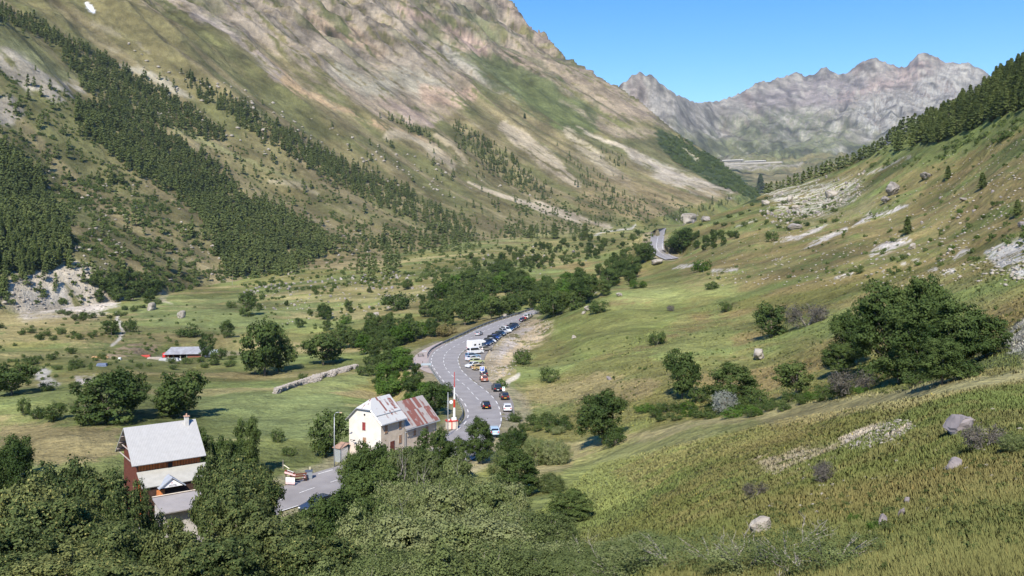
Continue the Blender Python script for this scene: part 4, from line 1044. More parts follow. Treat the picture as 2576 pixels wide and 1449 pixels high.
def merge(meshes, places, name, mats, r):
    """many plants or stones too small to tell apart as one mesh"""
    data = []
    for me in meshes:
        v = np.empty(len(me.vertices) * 3, np.float32); me.vertices.foreach_get("co", v); k = me.polygons[0].loop_total
        f = np.empty(len(me.loops), np.int32); me.loops.foreach_get("vertex_index", f); data.append((v.reshape(-1, 3), f.reshape(-1, k)))
    VV = []; FF = []; b = 0
    for (p, sx, sz) in places:
        v, f = data[r.randrange(len(data))]; a = r.uniform(0, 6.28); c, s = math.cos(a), math.sin(a)
        q = np.stack([(v[:, 0] * c - v[:, 1] * s) * sx + p[0], (v[:, 0] * s + v[:, 1] * c) * sx + p[1], v[:, 2] * sz + p[2]], -1)
        VV.append(q); FF.append(f + b); b += len(v)
    return np_mesh(name, np.concatenate(VV), np.concatenate(FF), mats)
NEEDF = leaf_mat("far larch needles", (.086, .118, .046), (.175, .218, .078), (.205, .242, .09), scale=.02, trans=.4)
tag(add("larch_forest", merge([q[0] for q in LARCHF], [(p - Vector((0, 0, .02 * h)), h * 1.05, h) for s_, p, h in rest], "larch_forest", NEEDF, PR)), kind="stuff")
# scrub on slopes and valley floor
SCB = []
def scrub(P, n, hm, dmin=0, dmax=4000):
    us = [p[0] for p in P]; vs = [p[1] for p in P]; k = 0
    for _ in range(n * 8):
        if k >= n: break
        u = PR.uniform(min(us), max(us)); v = PR.uniform(min(vs), max(vs))
        if not inpoly(u, v, P): continue
        D = hit(u, v)
        if not dmin < D < dmax or (D > 380 and PR.random() < .85 and inpoly(u, v, [(20,680),(280,650),(310,740),(270,800),(20,800)])): continue
        x = (u - CU) / F * D
        if vnoise(np.array([x / 14.0]), np.array([D / 14.0]), 301)[0] < .42: continue
        h = PR.uniform(*hm); SCB.append((Vector((x, D, float(zat(x, D)) - .05 * h)), h * .8, h)); k += 1
scrub([(-40,420),(400,460),(900,560),(1250,590),(1250,620),(850,660),(600,710),(300,760),(-40,780)], 2300, (1.5, 4.0), 400, 1600)
scrub([(-40,160),(400,300),(900,460),(1250,560),(850,640),(400,560),(-40,480)], 1700, (1.5, 3.5), 500, 2500)
scrub([(1300,480),(1600,500),(1750,520),(1640,590),(1400,590),(1250,600)], 600, (2, 4.5), 900, 3000)
scrub([(1655,330),(1700,338),(1800,398),(1905,482),(1925,515),(1830,478),(1740,430),(1690,405),(1660,370)], 700, (5, 9), 1200, 4000)
scrub([(850,660),(1250,620),(1640,590),(1640,640),(1200,700),(640,760),(600,720)], 700, (1, 3.2), 350, 1400)
scrub([(-20,810),(600,740),(1080,720),(1050,860),(600,900),(-20,980)], 330, (.7, 1.8), 230, 700)
scrub([(1700,620),(1950,480),(2300,400),(2600,300),(2600,640),(2200,700),(1800,720)], 260, (.6, 1.7), 120, 1000)
scrub([(2100,420),(2300,340),(2500,240),(2600,240),(2600,330),(2380,400),(2200,440)], 160, (1.2, 3), 200, 1000)
scrub([(1300,900),(1700,780),(2100,720),(2576,690),(2576,800),(2000,900),(1500,960)], 60, (.4, .9), 100, 420)
SCRM = [make_bush(300 + i, 26, 7, .17, .12, LEAF)[0] for i in range(3)]
SCRL = leaf_mat("scrub leaves", (.052, .082, .026), (.115, .155, .050), (.15, .185, .065), scale=.05)
tag(add("scrub", merge(SCRM, SCB, "scrub", SCRL, PR)), kind="stuff")
SCB2 = SCB; SCB = []
scrub([(1400,1250),(1700,1110),(2000,1050),(2600,950),(2600,1460),(1400,1460)], 1000, (.06, .30), 12, 120)
scrub([(1300,900),(1700,780),(2100,700),(2576,640),(2576,920),(2200,1000),(1800,1040),(1400,1100)], 700, (.15, .5), 60, 420)
HERB = leaf_mat("meadow herb leaves", (.085, .110, .038), (.165, .185, .062), (.23, .20, .10), scale=.6)
tag(add("meadow_herbs", merge(SCRM, SCB, "meadow_herbs", HERB, PR)), kind="stuff")
# valley tufts of meadow growth and grass on the near slope
GR_V = []; GR_C = []
gr = np.random.default_rng(12)
def grass(P, n, hm, blades=4):
    us = np.array([p[0] for p in P]); vs = np.array([p[1] for p in P])
    u = gr.uniform(us.min(), us.max(), n); v = gr.uniform(vs.min(), vs.max(), n); k = pip(u, v, P); u, v = u[k], v[k]
    ci = np.clip(np.searchsorted(ucols, u), 0, NC - 1); D = np.empty(len(u))
    for c in np.unique(ci):
        s = ci == c; prof = Vg2[:, c]; mn = np.minimum.accumulate(prof); D[s] = np.interp(-v[s], -mn, drow)
    D = D * gr.uniform(.985, 1.015, len(D)); k = (D > 9) & (D < 400); u, v, D = u[k], v[k], D[k]; x = (u - CU) / F * D; z = zat(x, D)
    nn = fbm(x / 2.2, D / 2.2, 3, 411); kind = fbm(x / 9, D / 9, 3, 412)
    ri = np.clip(np.searchsorted(drow, D), 0, NR - 1); ci2 = np.clip(np.searchsorted(ucols, u), 0, NC - 1); base_c = COL[ri, ci2].astype(float)
    for b in range(blades):
        a = gr.uniform(0, 6.28, len(u)); h = gr.uniform(hm[0], hm[1], len(u)) * (.6 + nn * .9); w = .005 + .0005 * D; r_ = gr.uniform(0, .22, len(u)); a2 = gr.uniform(0, 6.28, len(u))
        bx = x + r_ * np.cos(a2); by = D + r_ * np.sin(a2)
        lx = np.cos(a) * h * .8; ly = np.sin(a) * h * .8
        ox = np.sin(a) * w; oy = -np.cos(a) * w
        GR_V.append(np.stack([np.stack([bx - ox, by - oy, z - .05], -1), np.stack([bx + ox, by + oy, z - .05], -1), np.stack([bx + lx, by + ly, z + h], -1)], 1))
        col = base_c * 1.16 * gr.uniform(.84, 1.10, (len(u), 1)) * (.88 + .28 * nn[:, None]) + np.array([0, .008, 0]); st = gr.random(len(u)) < .05; col[st] = col[st] * [1.45, 1.25, 1.2]
        fl_ = (gr.random(len(u)) < .0012) & (kind > .5); col[fl_] = [.60, .48, .06]; GR_C.append(np.repeat(col[:, None], 3, 1))
Vg2 = HOR - Z / Dg * F
NEARP = [(1340,1300),(1500,1170),(1700,1120),(2000,1050),(2600,950),(3350,820),(3350,1500),(1340,1470)]
grass(NEARP, 400000, (.04, .15), 3)
grass([(1300,1000),(1500,880),(1800,760),(2200,690),(2600,640),(2600,930),(2200,1000),(1800,1040),(1400,1110)], 30000, (.08, .25), 3)
xs = gr.uniform(-14, 22, 9000); ys = gr.uniform(2.4, 11, 9000); zs_ = zat(xs, ys)      # turf round the viewpoint
for b in range(4):
    a = gr.uniform(0, 6.28, 9000); h = gr.uniform(.06, .2, 9000); bx = xs + gr.normal(0, .12, 9000); by = ys + gr.normal(0, .12, 9000); w = .010
    GR_V.append(np.stack([np.stack([bx - w, by, zs_ - .05], -1), np.stack([bx + w, by, zs_ - .05], -1), np.stack([bx + np.cos(a) * h * .6, by + np.sin(a) * h * .6, zs_ + h], -1)], 1)); GR_C.append(np.repeat((np.array([.14, .15, .055]) * gr.uniform(.6, 1.1, (9000, 1)))[:, None], 3, 1))
gV = np.concatenate(GR_V).reshape(-1, 3); gC = np.concatenate(GR_C).reshape(-1, 3)
gm, t, b = new_mat("grass blades"); a = t.nodes.new("ShaderNodeAttribute"); a.attribute_name = "tint"; t.links.new(a.outputs["Color"], b.inputs["Base Color"]); b.inputs["Specular IOR Level"].default_value = .0; nv = t.nodes.new("ShaderNodeCombineXYZ"); nv.inputs[2].default_value = 1; nv.inputs[1].default_value = -.35; t.links.new(nv.outputs[0], b.inputs["Normal"])
gmesh = np_mesh("grass", gV, np.arange(len(gV)).reshape(-1, 3), gm)
at_ = gmesh.color_attributes.new("tint", 'FLOAT_COLOR', 'POINT'); c4 = np.ones((len(gV), 4), np.float32); c4[:, :3] = np.clip(gC, .01, .9); at_.data.foreach_set("color", c4.ravel())
tag(add("grass", gmesh), kind="stuff")
print("plants", len(FT), len(SCB), round(time.time() - T0, 1))
# ------------------------------------------------------------------ buildings
WHITE = mat("white render", (.68, .645, .585), .9, nscale=.9, col2=(.62, .575, .50))
BEIGE = mat("beige render", (.62, .52, .40), .9, nscale=1.2, col2=(.52, .43, .33))
SHUT = mat("maroon shutter paint", (.30, .055, .05), .7, .3, 4)
SHUTB = mat("brown shutter paint", (.40, .24, .14), .75, .35, 4)
WOODO = mat("orange stained boards", (.56, .18, .045), .65, nscale=1.6, col2=(.34, .09, .025), stretch=(3, 3, .4))
WOODD = mat("dark wood", (.085, .045, .03), .8, .4, 3)
WOODR = mat("red brown wood", (.16, .05, .035), .75, .35, 3)
METW = mat("pale sheet roof", (.62, .615, .60), .5, nscale=1.0, col2=(.55, .55, .54), spec=.4)
METG = mat("grey sheet roof", (.34, .315, .305), .6, nscale=1.0, col2=(.30, .28, .27))
CONC = mat("concrete", (.52, .49, .45), .9, .25, 2)
DARK = mat("dark opening", (.02, .02, .022), .6, .2, 3)
GALV = mat("galvanised steel", (.50, .52, .53), .45, .2, 5, metal=.4)
WPAINT = mat("white paint", (.82, .82, .80), .5, .08, 3)
RPAINT = mat("red paint", (.58, .045, .03), .5, .2, 3)
def rust_mat(name, base, amount, sx):
    m, t, b = new_mat(name); L = t.links.new; tc = t.nodes.new("ShaderNodeTexCoord")
    mp = t.nodes.new("ShaderNodeMapping"); mp.inputs["Scale"].default_value = sx; L(tc.outputs["UV"], mp.inputs[0])
    br = t.nodes.new("ShaderNodeTexBrick"); br.inputs["Scale"].default_value = 1; br.inputs["Mortar Size"].default_value = .0; br.inputs["Bias"].default_value = 0; br.inputs["Brick Width"].default_value = 1; br.inputs["Row Height"].default_value = 1
    br.inputs["Color1"].default_value = (0, 0, 0, 1); br.inputs["Color2"].default_value = (1, 1, 1, 1); L(mp.outputs[0], br.inputs[0])
    n = t.nodes.new("ShaderNodeTexNoise"); n.inputs["Scale"].default_value = .9; n.inputs["Detail"].default_value = 3; L(tc.outputs["Object"], n.inputs["Vector"])
    ad = t.nodes.new("ShaderNodeMath"); ad.operation = 'ADD'; L(br.outputs["Color"], ad.inputs[0]); L(n.outputs[0], ad.inputs[1])
    r = t.nodes.new("ShaderNodeValToRGB"); L(ad.outputs[0], r.inputs[0]); e = r.color_ramp.elements
    sc_ = t.nodes.new("ShaderNodeMath"); sc_.operation = 'MULTIPLY'; sc_.inputs[1].default_value = .5; L(ad.outputs[0], sc_.inputs[0]); L(sc_.outputs[0], r.inputs[0])
    e[0].position = amount; e[1].position = amount + .07; e[0].color = (*base, 1); e[1].color = (.225, .095, .075, 1)
    L(r.outputs[0], b.inputs["Base Color"]); b.inputs["Roughness"].default_value = .6; return m
RUST1 = rust_mat("white sheet roof with rust", (.50, .50, .485), .60, (15, 1.4, 1)); RUST2 = rust_mat("rusted sheet roof", (.36, .33, .31), .46, (18, 1.7, 1))
def lin(o, uu, a, b, z):      # local point helper
    return o + a * uu[0] + b * uu[1] + Vector((0, 0, z))
def uv_quadmesh(name, quadsP, m, parent, th=.06):
    """roof planes with a thickness and 0..1 UVs on the upper face"""
    bm_v = []; fs = []; uvs = []
    for Q in quadsP:
        n = (Q[1] - Q[0]).cross(Q[-1] - Q[0]).normalized()
        if n.z < 0: n = -n
        b = len(bm_v); k = len(Q); bm_v += [tuple(p) for p in Q] + [tuple(p - n * th) for p in Q]
        org = Q[0]; ax = (Q[1] - Q[0]); up = Q[-1] - Q[0]; lx = ax.length; axn = ax.normalized(); upn = (up - axn * up.dot(axn)); ly = upn.length; upn.normalize()
        cu_ = [((p - org).dot(axn) / lx, (p - org).dot(upn) / ly) for p in Q]
        fs.append(tuple(b + i for i in range(k))); uvs.append(cu_)
        fs.append(tuple(b + k + i for i in range(k))[::-1]); uvs.append(cu_[::-1])
        for i in range(k):
            j = (i + 1) % k; fs.append((b + i, b + k + i, b + k + j, b + j)); uvs.append([cu_[i], cu_[i], cu_[j], cu_[j]])
    me = bpy.data.meshes.new(name); me.from_pydata(bm_v, [], fs); me.materials.append(m); ul = me.uv_layers.new(name="UVMap")
    flat = [c for f in uvs for c in f]
    for i, c in enumerate(flat): ul.data[i].uv = c
    me.update(); return add(name, me, parent)
def rel(root):       # world -> local points for children of an unrotated root
    return lambda p: Vector(p) - root.location
def window(parent, c, a, n, w, h, m, name="window", frame=True):
    """shuttered window: c centre on the wall, a along the wall, n outward"""
    M = Matrix((( a.x, n.x, 0, c.x), (a.y, n.y, 0, c.y), (0, 0, 1, c.z), (0, 0, 0, 1)))
    f = MB(); f.box((0, .02, 0), (w + .16, .05, h + .16), 0, M); fo = f.obj(name, CONC, parent)
    s = MB(); s.box((-w / 4 - .005, .065, 0), (w / 2 - .02, .05, h), 0, M); s.box((w / 4 + .005, .065, 0), (w / 2 - .02, .05, h), 0, M); s.obj("shutter", m, fo)
    return fo

# ---- the white house and its rusty-roofed wing
a = Vector((.84, -.54, 0)); bdir = Vector((.54, .84, 0)); O = Vector((-20.1, 136, 0)); zg, ze, zr = -36.7, -30.0, -27.0
W, Lh = 6.6, 5.6
def hp(s, t, z): return O - a * s + bdir * t + Vector((0, 0, z))
root = empty("white_house", hp(W / 2, Lh / 2, zg), label="white rendered house with a rust-streaked clipped gable roof beside the road", cat="house"); R = rel(root)
zj = -28.35; hj = W / 2 * (zr - zj) / (zr - ze)
mb = MB()
mb.poly([R(hp(0, 0, zg)), R(hp(0, 0, ze)), R(hp(W / 2 - hj, 0, zj)), R(hp(W / 2 + hj, 0, zj)), R(hp(W, 0, ze)), R(hp(W, 0, zg))], 0)
mb.poly([R(hp(W, 0, zg)), R(hp(W, 0, ze)), R(hp(W, Lh, ze)), R(hp(W, Lh, zg))], 0)
mb.poly([R(hp(W, Lh, zg)), R(hp(W, Lh, ze)), R(hp(W / 2, Lh, zr)), R(hp(0, Lh, ze)), R(hp(0, Lh, zg))], 0)
mb.poly([R(hp(0, 0, zg)), R(hp(0, Lh, zg)), R(hp(0, Lh, ze)), R(hp(0, 0, ze))], 1)
mb.obj("wall", [WHITE, BEIGE], root)
pl = MB(); pl.poly([R(hp(-.012, -.012, zg)), R(hp(-.012, -.012, zg + 2.3)), R(hp(W + .01, -.012, zg + 2.9)), R(hp(W + .01, -.012, zg))], 0); pl.obj("base_plaster", mat("stained lower plaster", (.64, .55, .46), .9, .22, 1.2), root)
ov = .38; sl = (zr - ze) / (W / 2); eo = .45
rf = [R(hp(-eo, -ov, ze - eo * sl)), R(hp(-eo, Lh + .2, ze - eo * sl)), R(hp(W / 2, Lh + .2, zr)), R(hp(W / 2, 1.5, zr)), R(hp(W / 2 - hj, -ov, zj))]
lf = [R(hp(W + eo, Lh + .2, ze - eo * sl)), R(hp(W + eo, -ov, ze - eo * sl)), R(hp(W / 2 + hj, -ov, zj)), R(hp(W / 2, 1.5, zr)), R(hp(W / 2, Lh + .2, zr))]
jf = [R(hp(W / 2 + hj, -ov, zj + .01)), R(hp(W / 2 - hj, -ov, zj + .01)), R(hp(W / 2, 1.5, zr + .01))]
lift = Vector((0, 0, .07))
rfo = uv_quadmesh("roof", [[p + lift for p in q] for q in (rf, lf, jf)], RUST1, root)
g = MB(); g.box((0, 0, 0), (.12, Lh + .4, .12), 0, Matrix.Translation(R(hp(-.0, Lh / 2, ze + .62)) ) @ Matrix.Rotation(math.atan2(-.54, .84) , 4, 'Z'))
g.v = []; g.f = []; g.m = []
g.tube([R(hp(.75, -.2, ze + .75 * sl + .16)), R(hp(.75, Lh + .1, ze + .75 * sl + .16))], .07, 5); g.obj("snow_rail", GALV, rfo)
g = MB(); g.tube([R(hp(-eo - .03, -ov, ze - eo * sl - .02)), R(hp(-eo - .03, Lh + .2, ze - eo * sl - .05))], .08, 6); g.tube([R(hp(-.06, Lh + .1, ze - .5)), R(hp(-.06, Lh + .1, zg + .1))], .055, 6); g.obj("gutter", GALV, root)
g = MB()
for s_, e_ in (((-eo, -ov, ze - eo * sl), (W / 2 - hj, -ov, zj)), ((W + eo, -ov, ze - eo * sl), (W / 2 + hj, -ov, zj)), ((W / 2 - hj, -ov, zj), (W / 2 + hj, -ov, zj))):
    g.tube([R(hp(*s_)) , R(hp(*e_))], .07, 4)
g.obj("barge_board", GALV, root)
nf = -bdir
window(root, R(hp(3.45, 0, -31.05)), -a, nf, .62, 1.2, SHUT); window(root, R(hp(3.35, 0, -33.4)), -a, nf, .62, 1.2, SHUTB)
window(root, R(hp(0, 1.15, -31.35)), bdir, a, .62, 1.15, SHUTB); window(root, R(hp(0, 4.5, -31.25)), bdir, a, .62, 1.2, SHUTB); window(root, R(hp(0, 4.5, -33.5)), bdir, a, .62, 1.25, SHUTB)
f = window(root, R(hp(0, 2.6, -34.6)), bdir, a, 1.0, 2.3, WOODR, "door")
v = MB(); v.tube([R(hp(3.35, .05, -29.25)), R(hp(3.35, -.04, -29.25))], .17, 10); v.obj("round_vent", DARK, root)
v = MB(); v.tube([R(hp(6.2, 0, -33.7)), R(hp(6.0, -.35, -33.35)), R(hp(5.2, -.6, -33.3))], .03, 5); v.box(R(hp(5.0, -.6, -33.33)), (.34, .2, .14)); v.obj("wall_lamp", DARK, root)
# wing
Lw = 8.4; O2s, ze2, zr2 = .15, -31.7, -28.55
wr = empty("house_wing", hp(W / 2, Lh + Lw / 2, zg), label="lower beige wing of the white house under a mostly rust-red roof", cat="house"); R2 = rel(wr)
def wp(s, t, z): return hp(s + O2s, t + Lh + .02, z)
W2 = 6.4; sl2 = (zr2 - ze2) / (W2 / 2)
mb = MB()
mb.poly([R2(wp(0, 0, zg)), R2(wp(0, Lw, zg)), R2(wp(0, Lw, ze2)), R2(wp(0, 0, ze2))], 0)
mb.poly([R2(wp(0, Lw, zg)), R2(wp(W2, Lw, zg)), R2(wp(W2, Lw, ze2)), R2(wp(W2 / 2, Lw, zr2)), R2(wp(0, Lw, ze2))], 0)
mb.poly([R2(wp(W2, Lw, zg)), R2(wp(W2, 0, zg)), R2(wp(W2, 0, ze2)), R2(wp(W2, Lw, ze2))], 0)
mb.poly([R2(wp(W2, 0, zg)), R2(wp(0, 0, zg)), R2(wp(0, 0, ze2)), R2(wp(W2 / 2, 0, zr2)), R2(wp(W2, 0, ze2))], 0)
mb.obj("wall", [BEIGE], wr)
eo2 = .55
A_ = [R2(wp(-eo2, .0, ze2 - eo2 * sl2)), R2(wp(-eo2, Lw + .35, ze2 - eo2 * sl2)), R2(wp(W2 / 2, Lw + .35, zr2)), R2(wp(W2 / 2, .0, zr2))]
B_q = [R2(wp(W2 + eo2, Lw + .35, ze2 - eo2 * sl2)), R2(wp(W2 + eo2, .0, ze2 - eo2 * sl2)), R2(wp(W2 / 2, .0, zr2)), R2(wp(W2 / 2, Lw + .35, zr2))]
uv_quadmesh("roof", [[p + lift for p in q] for q in (A_, B_q)], RUST2, wr)
g = MB(); g.tube([R2(wp(-eo2 - .05, 0, ze2 - eo2 * sl2 - .05)), R2(wp(-eo2 - .05, Lw + .3, ze2 - eo2 * sl2 - .08))], .09, 6); g.tube([R2(wp(-eo2 + .12, -.1, ze2 - eo2 * sl2 - .42)), R2(wp(-eo2 + .12, Lw * .7, ze2 - eo2 * sl2 - .38))], .06, 5)
g.tube([R2(wp(-.07, Lw - .1, ze2 - .3)), R2(wp(-.07, Lw - .1, zg + .1))], .05, 6); g.obj("gutter", GALV, wr)
for t_ in (2.7, 5.9): window(wr, R2(wp(0, t_, -33.1)), bdir, a, .62, 1.25, SHUTB)
# lean-to shed at the house's left
q = Vector((-26.75, 138.6, zg)); sh = empty("metal_shed", q, math.atan2(-.54, .84), label="small silvery sheet-metal shed against the left wall of the white house", cat="shed")
mb = MB(); mb.box((0, 0, 1.1), (1.5, 1.6, 2.2)); mb.obj("wall", mat("bare sheet metal", (.55, .58, .60), .4, .25, 5, metal=.5), sh)
mb = MB(); mb.hull([(-.9, -1, 2.21), (.9, -1, 2.21), (.9, 1, 2.7), (-.9, 1, 2.7), (-.9, -1, 2.28), (.9, -1, 2.28), (.9, 1, 2.78), (-.9, 1, 2.78)], [(0, 3, 2, 1), (4, 5, 6, 7), (0, 1, 5, 4), (1, 2, 6, 5), (2, 3, 7, 6), (3, 0, 4, 7)]); mb.obj("roof", mat("rusty tin", (.42, .27, .20), .7, .35, 2), sh)

# ---- the chalet
rd = Vector((.81, .59, 0)).normalized(); pd = Vector((.59, -.81, 0)).normalized(); C0 = Vector((-48.2, 109.9, 0)); LC = 8.8
def cp(s, t, z): return C0 + rd * s + pd * t + Vector((0, 0, z))
ch = empty("chalet", cp(LC / 2, 0, -36.6), label="chalet with a big pale metal roof and a strip of orange board wall under it", cat="house"); R = rel(ch)
zrc, dr = -24.95, 4.5; slc = 3.65 / 4.3; zec = zrc - dr * slc
HW = 3.7
def gable(s):
    return [R(cp(s, HW, -36.6)), R(cp(s, HW, zrc - HW * slc - .1)), R(cp(s, 0, zrc - .1)), R(cp(s, -HW, zrc - HW * slc - .1)), R(cp(s, -HW, -36.6))]
mb = MB(); mb.poly(gable(.9)[::-1], 1); mb.poly(gable(LC - .5), 1)
mb.poly([R(cp(.9, HW, -36.6)), R(cp(LC - .5, HW, -36.6)), R(cp(LC - .5, HW, zrc - HW * slc - .1)), R(cp(.9, HW, zrc - HW * slc - .1))], 0)
mb.poly([R(cp(LC - .5, -HW, -36.6)), R(cp(.9, -HW, -36.6)), R(cp(.9, -HW, zrc - HW * slc - .1)), R(cp(LC - .5, -HW, zrc - HW * slc - .1))], 1)
mb.obj("wall", [WOODO, WOODR], ch)
def cmat():
    m, t, b = new_mat("ribbed pale metal"); L = t.links.new; tc = t.nodes.new("ShaderNodeTexCoord"); w = t.nodes.new("ShaderNodeTexWave"); w.inputs["Scale"].default_value = 15; w.bands_direction = 'X'; L(tc.outputs["UV"], w.inputs[0])
    n = t.nodes.new("ShaderNodeTexNoise"); n.inputs["Scale"].default_value = 2.0; n.inputs["Detail"].default_value = 6; L(tc.outputs["Object"], n.inputs[0]); r = t.nodes.new("ShaderNodeValToRGB"); L(n.outputs[0], r.inputs[0]); r.color_ramp.elements[0].color = (.41, .405, .39, 1); r.color_ramp.elements[1].color = (.46, .455, .44, 1); r.color_ramp.elements[0].position = .3; r.color_ramp.elements[1].position = .7
    mx = t.nodes.new("ShaderNodeMix"); mx.data_type = 'RGBA'; mx.blend_type = 'MULTIPLY'; mx.inputs["Factor"].default_value = .16; L(r.outputs[0], mx.inputs["A"]); L(w.outputs[0], mx.inputs["B"]); L(mx.outputs["Result"], b.inputs["Base Color"]); b.inputs["Roughness"].default_value = .55; return m
RIB = cmat()
ro = uv_quadmesh("roof", [[R(cp(0, dr, zec)), R(cp(LC, dr, zec)), R(cp(LC, 0, zrc)), R(cp(0, 0, zrc))], [R(cp(LC, -dr, zec)), R(cp(0, -dr, zec)), R(cp(0, 0, zrc)), R(cp(LC, 0, zrc))]], RIB, ch, .14)
g = MB(); M = Matrix.Translation(R(cp(LC - 1.3, .55, zrc + .1))) @ Matrix.Rotation(math.atan2(rd.y, rd.x), 4, 'Z')
g.box((0, 0, -.2), (.48, .48, 1.3), 0, M); cm_ = g.obj("chimney", mat("chimney render", (.62, .60, .56), .85, .15, 3), ro); g = MB(); g.box((0, 0, .51), (.66, .66, .10), 0, M); g.tube([M @ Vector((0, 0, .56)), M @ Vector((0, 0, .85))], .09, 8); g.obj("chimney_cap", mat("cap tile", (.55, .35, .25), .8, .2, 3), cm_)
g = MB()
for t_ in np.linspace(-3.6, 3.6, 7): g.tube([R(cp(.05, t_, zrc - abs(t_) * slc - .32)), R(cp(1.0, t_, zrc - abs(t_) * slc - .32))], .09, 4)
for z_ in (-27.6, -28.8): g.tube([R(cp(.45, -(zrc - z_) / slc + .3, z_)), R(cp(.45, (zrc - z_) / slc - .3, z_))], .09, 4)
g.obj("roof_beams", mat("weathered beams", (.42, .36, .33), .85, .3, 4), ch)
g = MB()
for t_ in np.linspace(1.2, LC - .6, 22): g.box((0, 0, 0), (.035, .05, 1.9), 0, Matrix.Translation(R(cp(t_, HW + .02, zec - .5))) @ Matrix.Rotation(math.atan2(rd.y, rd.x), 4, 'Z'))
g.obj("wall_battens", WOODD, ch)
for t_ in (4.6,):
    M = Matrix.Translation(R(cp(t_, HW + .05, zec - .75))) @ Matrix.Rotation(math.atan2(rd.y, rd.x), 4, 'Z'); f = MB(); f.box((0, 0, 0), (.6, .07, .8), 0, M); fo = f.obj("window", WOODR, ch); g = MB(); g.box((0, -.045, 0), (.46, .03, .66), 0, M); g.obj("pane", DARK, fo)
# lower roof with the small porch gable
zl0, zl1 = -29.75, -31.1; t0_, t1_ = HW + .05, 6.3
lr = uv_quadmesh("porch_roof", [[R(cp(.7, t1_, zl1)), R(cp(LC + .1, t1_, zl1)), R(cp(LC + .1, t0_, zl0)), R(cp(.7, t0_, zl0))]], mat("pale roofing", (.42, .41, .365), .8, .12, 1.5), ch, .12)
pc, ph, pw = 4.05, 1.05, 1.5
zb_ = -31.35
pr_ = uv_quadmesh("porch_gable", [[R(cp(pc - pw - .1, 6.9, zb_)), R(cp(pc, 6.9, zb_ + ph + .12)), R(cp(pc, 5.0, zb_ + ph + .12)), R(cp(pc - pw - .1, 5.6, zb_))], [R(cp(pc, 6.9, zb_ + ph + .12)), R(cp(pc + pw + .1, 6.9, zb_)), R(cp(pc + pw + .1, 5.6, zb_)), R(cp(pc, 5.0, zb_ + ph + .12))]], mat("blue grey barge", (.36, .39, .44), .7, .15, 2), ch, .12)
g = MB(); g.poly([R(cp(pc - pw + .22, 6.72, zb_ - .02)), R(cp(pc + pw - .22, 6.72, zb_ - .02)), R(cp(pc, 6.72, zb_ + ph - .14))]); g.poly([R(cp(pc - pw + .22, 6.66, zb_ - .02)), R(cp(pc, 6.66, zb_ + ph - .14)), R(cp(pc + pw - .22, 6.66, zb_ - .02))]); sg = g.obj("gable_sign", mat("white sign board", (.85, .84, .84), .6, .03, 2), ch)
def text(name, s, size, M, m, parent, ex=.004):
    cu_ = bpy.data.curves.new(name, 'FONT'); cu_.body = s; cu_.size = size; cu_.align_x = 'CENTER'; cu_.align_y = 'CENTER'; cu_.extrude = ex
    o = bpy.data.objects.new(name, cu_); me = bpy.data.meshes.new_from_object(o); bpy.data.objects.remove(o); me.name = name; me.materials.clear(); me.materials.append(m); me.transform(M); return add(name, me, parent)
LET = mat("dark lettering", (.10, .08, .12), .7, .05)
Mx = Matrix(((rd.x, 0, pd.x, 0), (rd.y, 0, pd.y, 0), (0, 1, 0, 0), (0, 0, 0, 1)))
text("lettering", "HOTEL", .30, Matrix.Translation(R(cp(pc + .1, 6.735, zb_ + .14))) @ Mx, LET, sg); text("lettering", "RG", .16, Matrix.Translation(R(cp(pc, 6.735, zb_ + .46))) @ Mx, RPAINT, sg)
g = MB(); g.poly([R(cp(1.2, 6.0, -36.6)), R(cp(LC - .2, 6.0, -36.6)), R(cp(LC - .2, 6.0, -31.2)), R(cp(1.2, 6.0, -31.2))]); g.poly([R(cp(LC - .2, 6.0, -36.6)), R(cp(LC - .2, HW, -36.6)), R(cp(LC - .2, HW, -30)), R(cp(LC - .2, 6.0, -31.2))]); g.poly([R(cp(1.2, HW, -36.6)), R(cp(1.2, 6, -36.6)), R(cp(1.2, 6, -31.2)), R(cp(1.2, HW, -30))]); g.obj("porch_wall", WOODD, ch)
M = Matrix.Translation(R(cp(pc - 1.15, 6.1, -32.0))) @ Matrix.Rotation(math.atan2(rd.y, rd.x), 4, 'Z'); g = MB(); g.box((0, 0, 0), (.95, .12, .62), 0, M); g.obj("orange_panel", mat("orange panel", (.75, .27, .09), .7, .25, 5), ch)
# annex
ax = empty("annex", cp(4.5, 9, -36.6), label="flat grey sheet-roofed annex in front of the chalet porch", cat="building"); R = rel(ax)
uv_quadmesh("roof", [[R(cp(1.6, 11.7, -32.85)), R(cp(8.2, 11.7, -32.85)), R(cp(8.2, 7.3, -32.15)), R(cp(1.6, 7.3, -32.15))]], METG, ax, .14)
g = MB(); M = Matrix.Translation(R(cp(4.9, 9.2, -34.75))) @ Matrix.Rotation(math.atan2(rd.y, rd.x), 4, 'Z'); g.box((0, 0, 0), (6.2, 3.0, 4.0), 0, M); g.obj("wall", CONC, ax)
g = MB(); g.tube([R(cp(1.6, 7.25, -32.05)), R(cp(8.2, 7.25, -32.05))], .08, 5); g.obj("ridge_cap", mat("cream flashing", (.62, .54, .44), .7, .1, 2), ax)
# paved terrace beside it
tp = [onz(*q, -36.45) for q in ((455,1255),(560,1250),(700,1290),(730,1330),(560,1380),(470,1370))]
g = MB(); g.poly([p for p in tp][::-1] if (tp[1] - tp[0]).cross(tp[2] - tp[1]).z < 0 else tp); tag(g.obj("terrace_paving", mat("pale terrace paving", (.30, .27, .26), .9, .15, .8)), kind="structure")

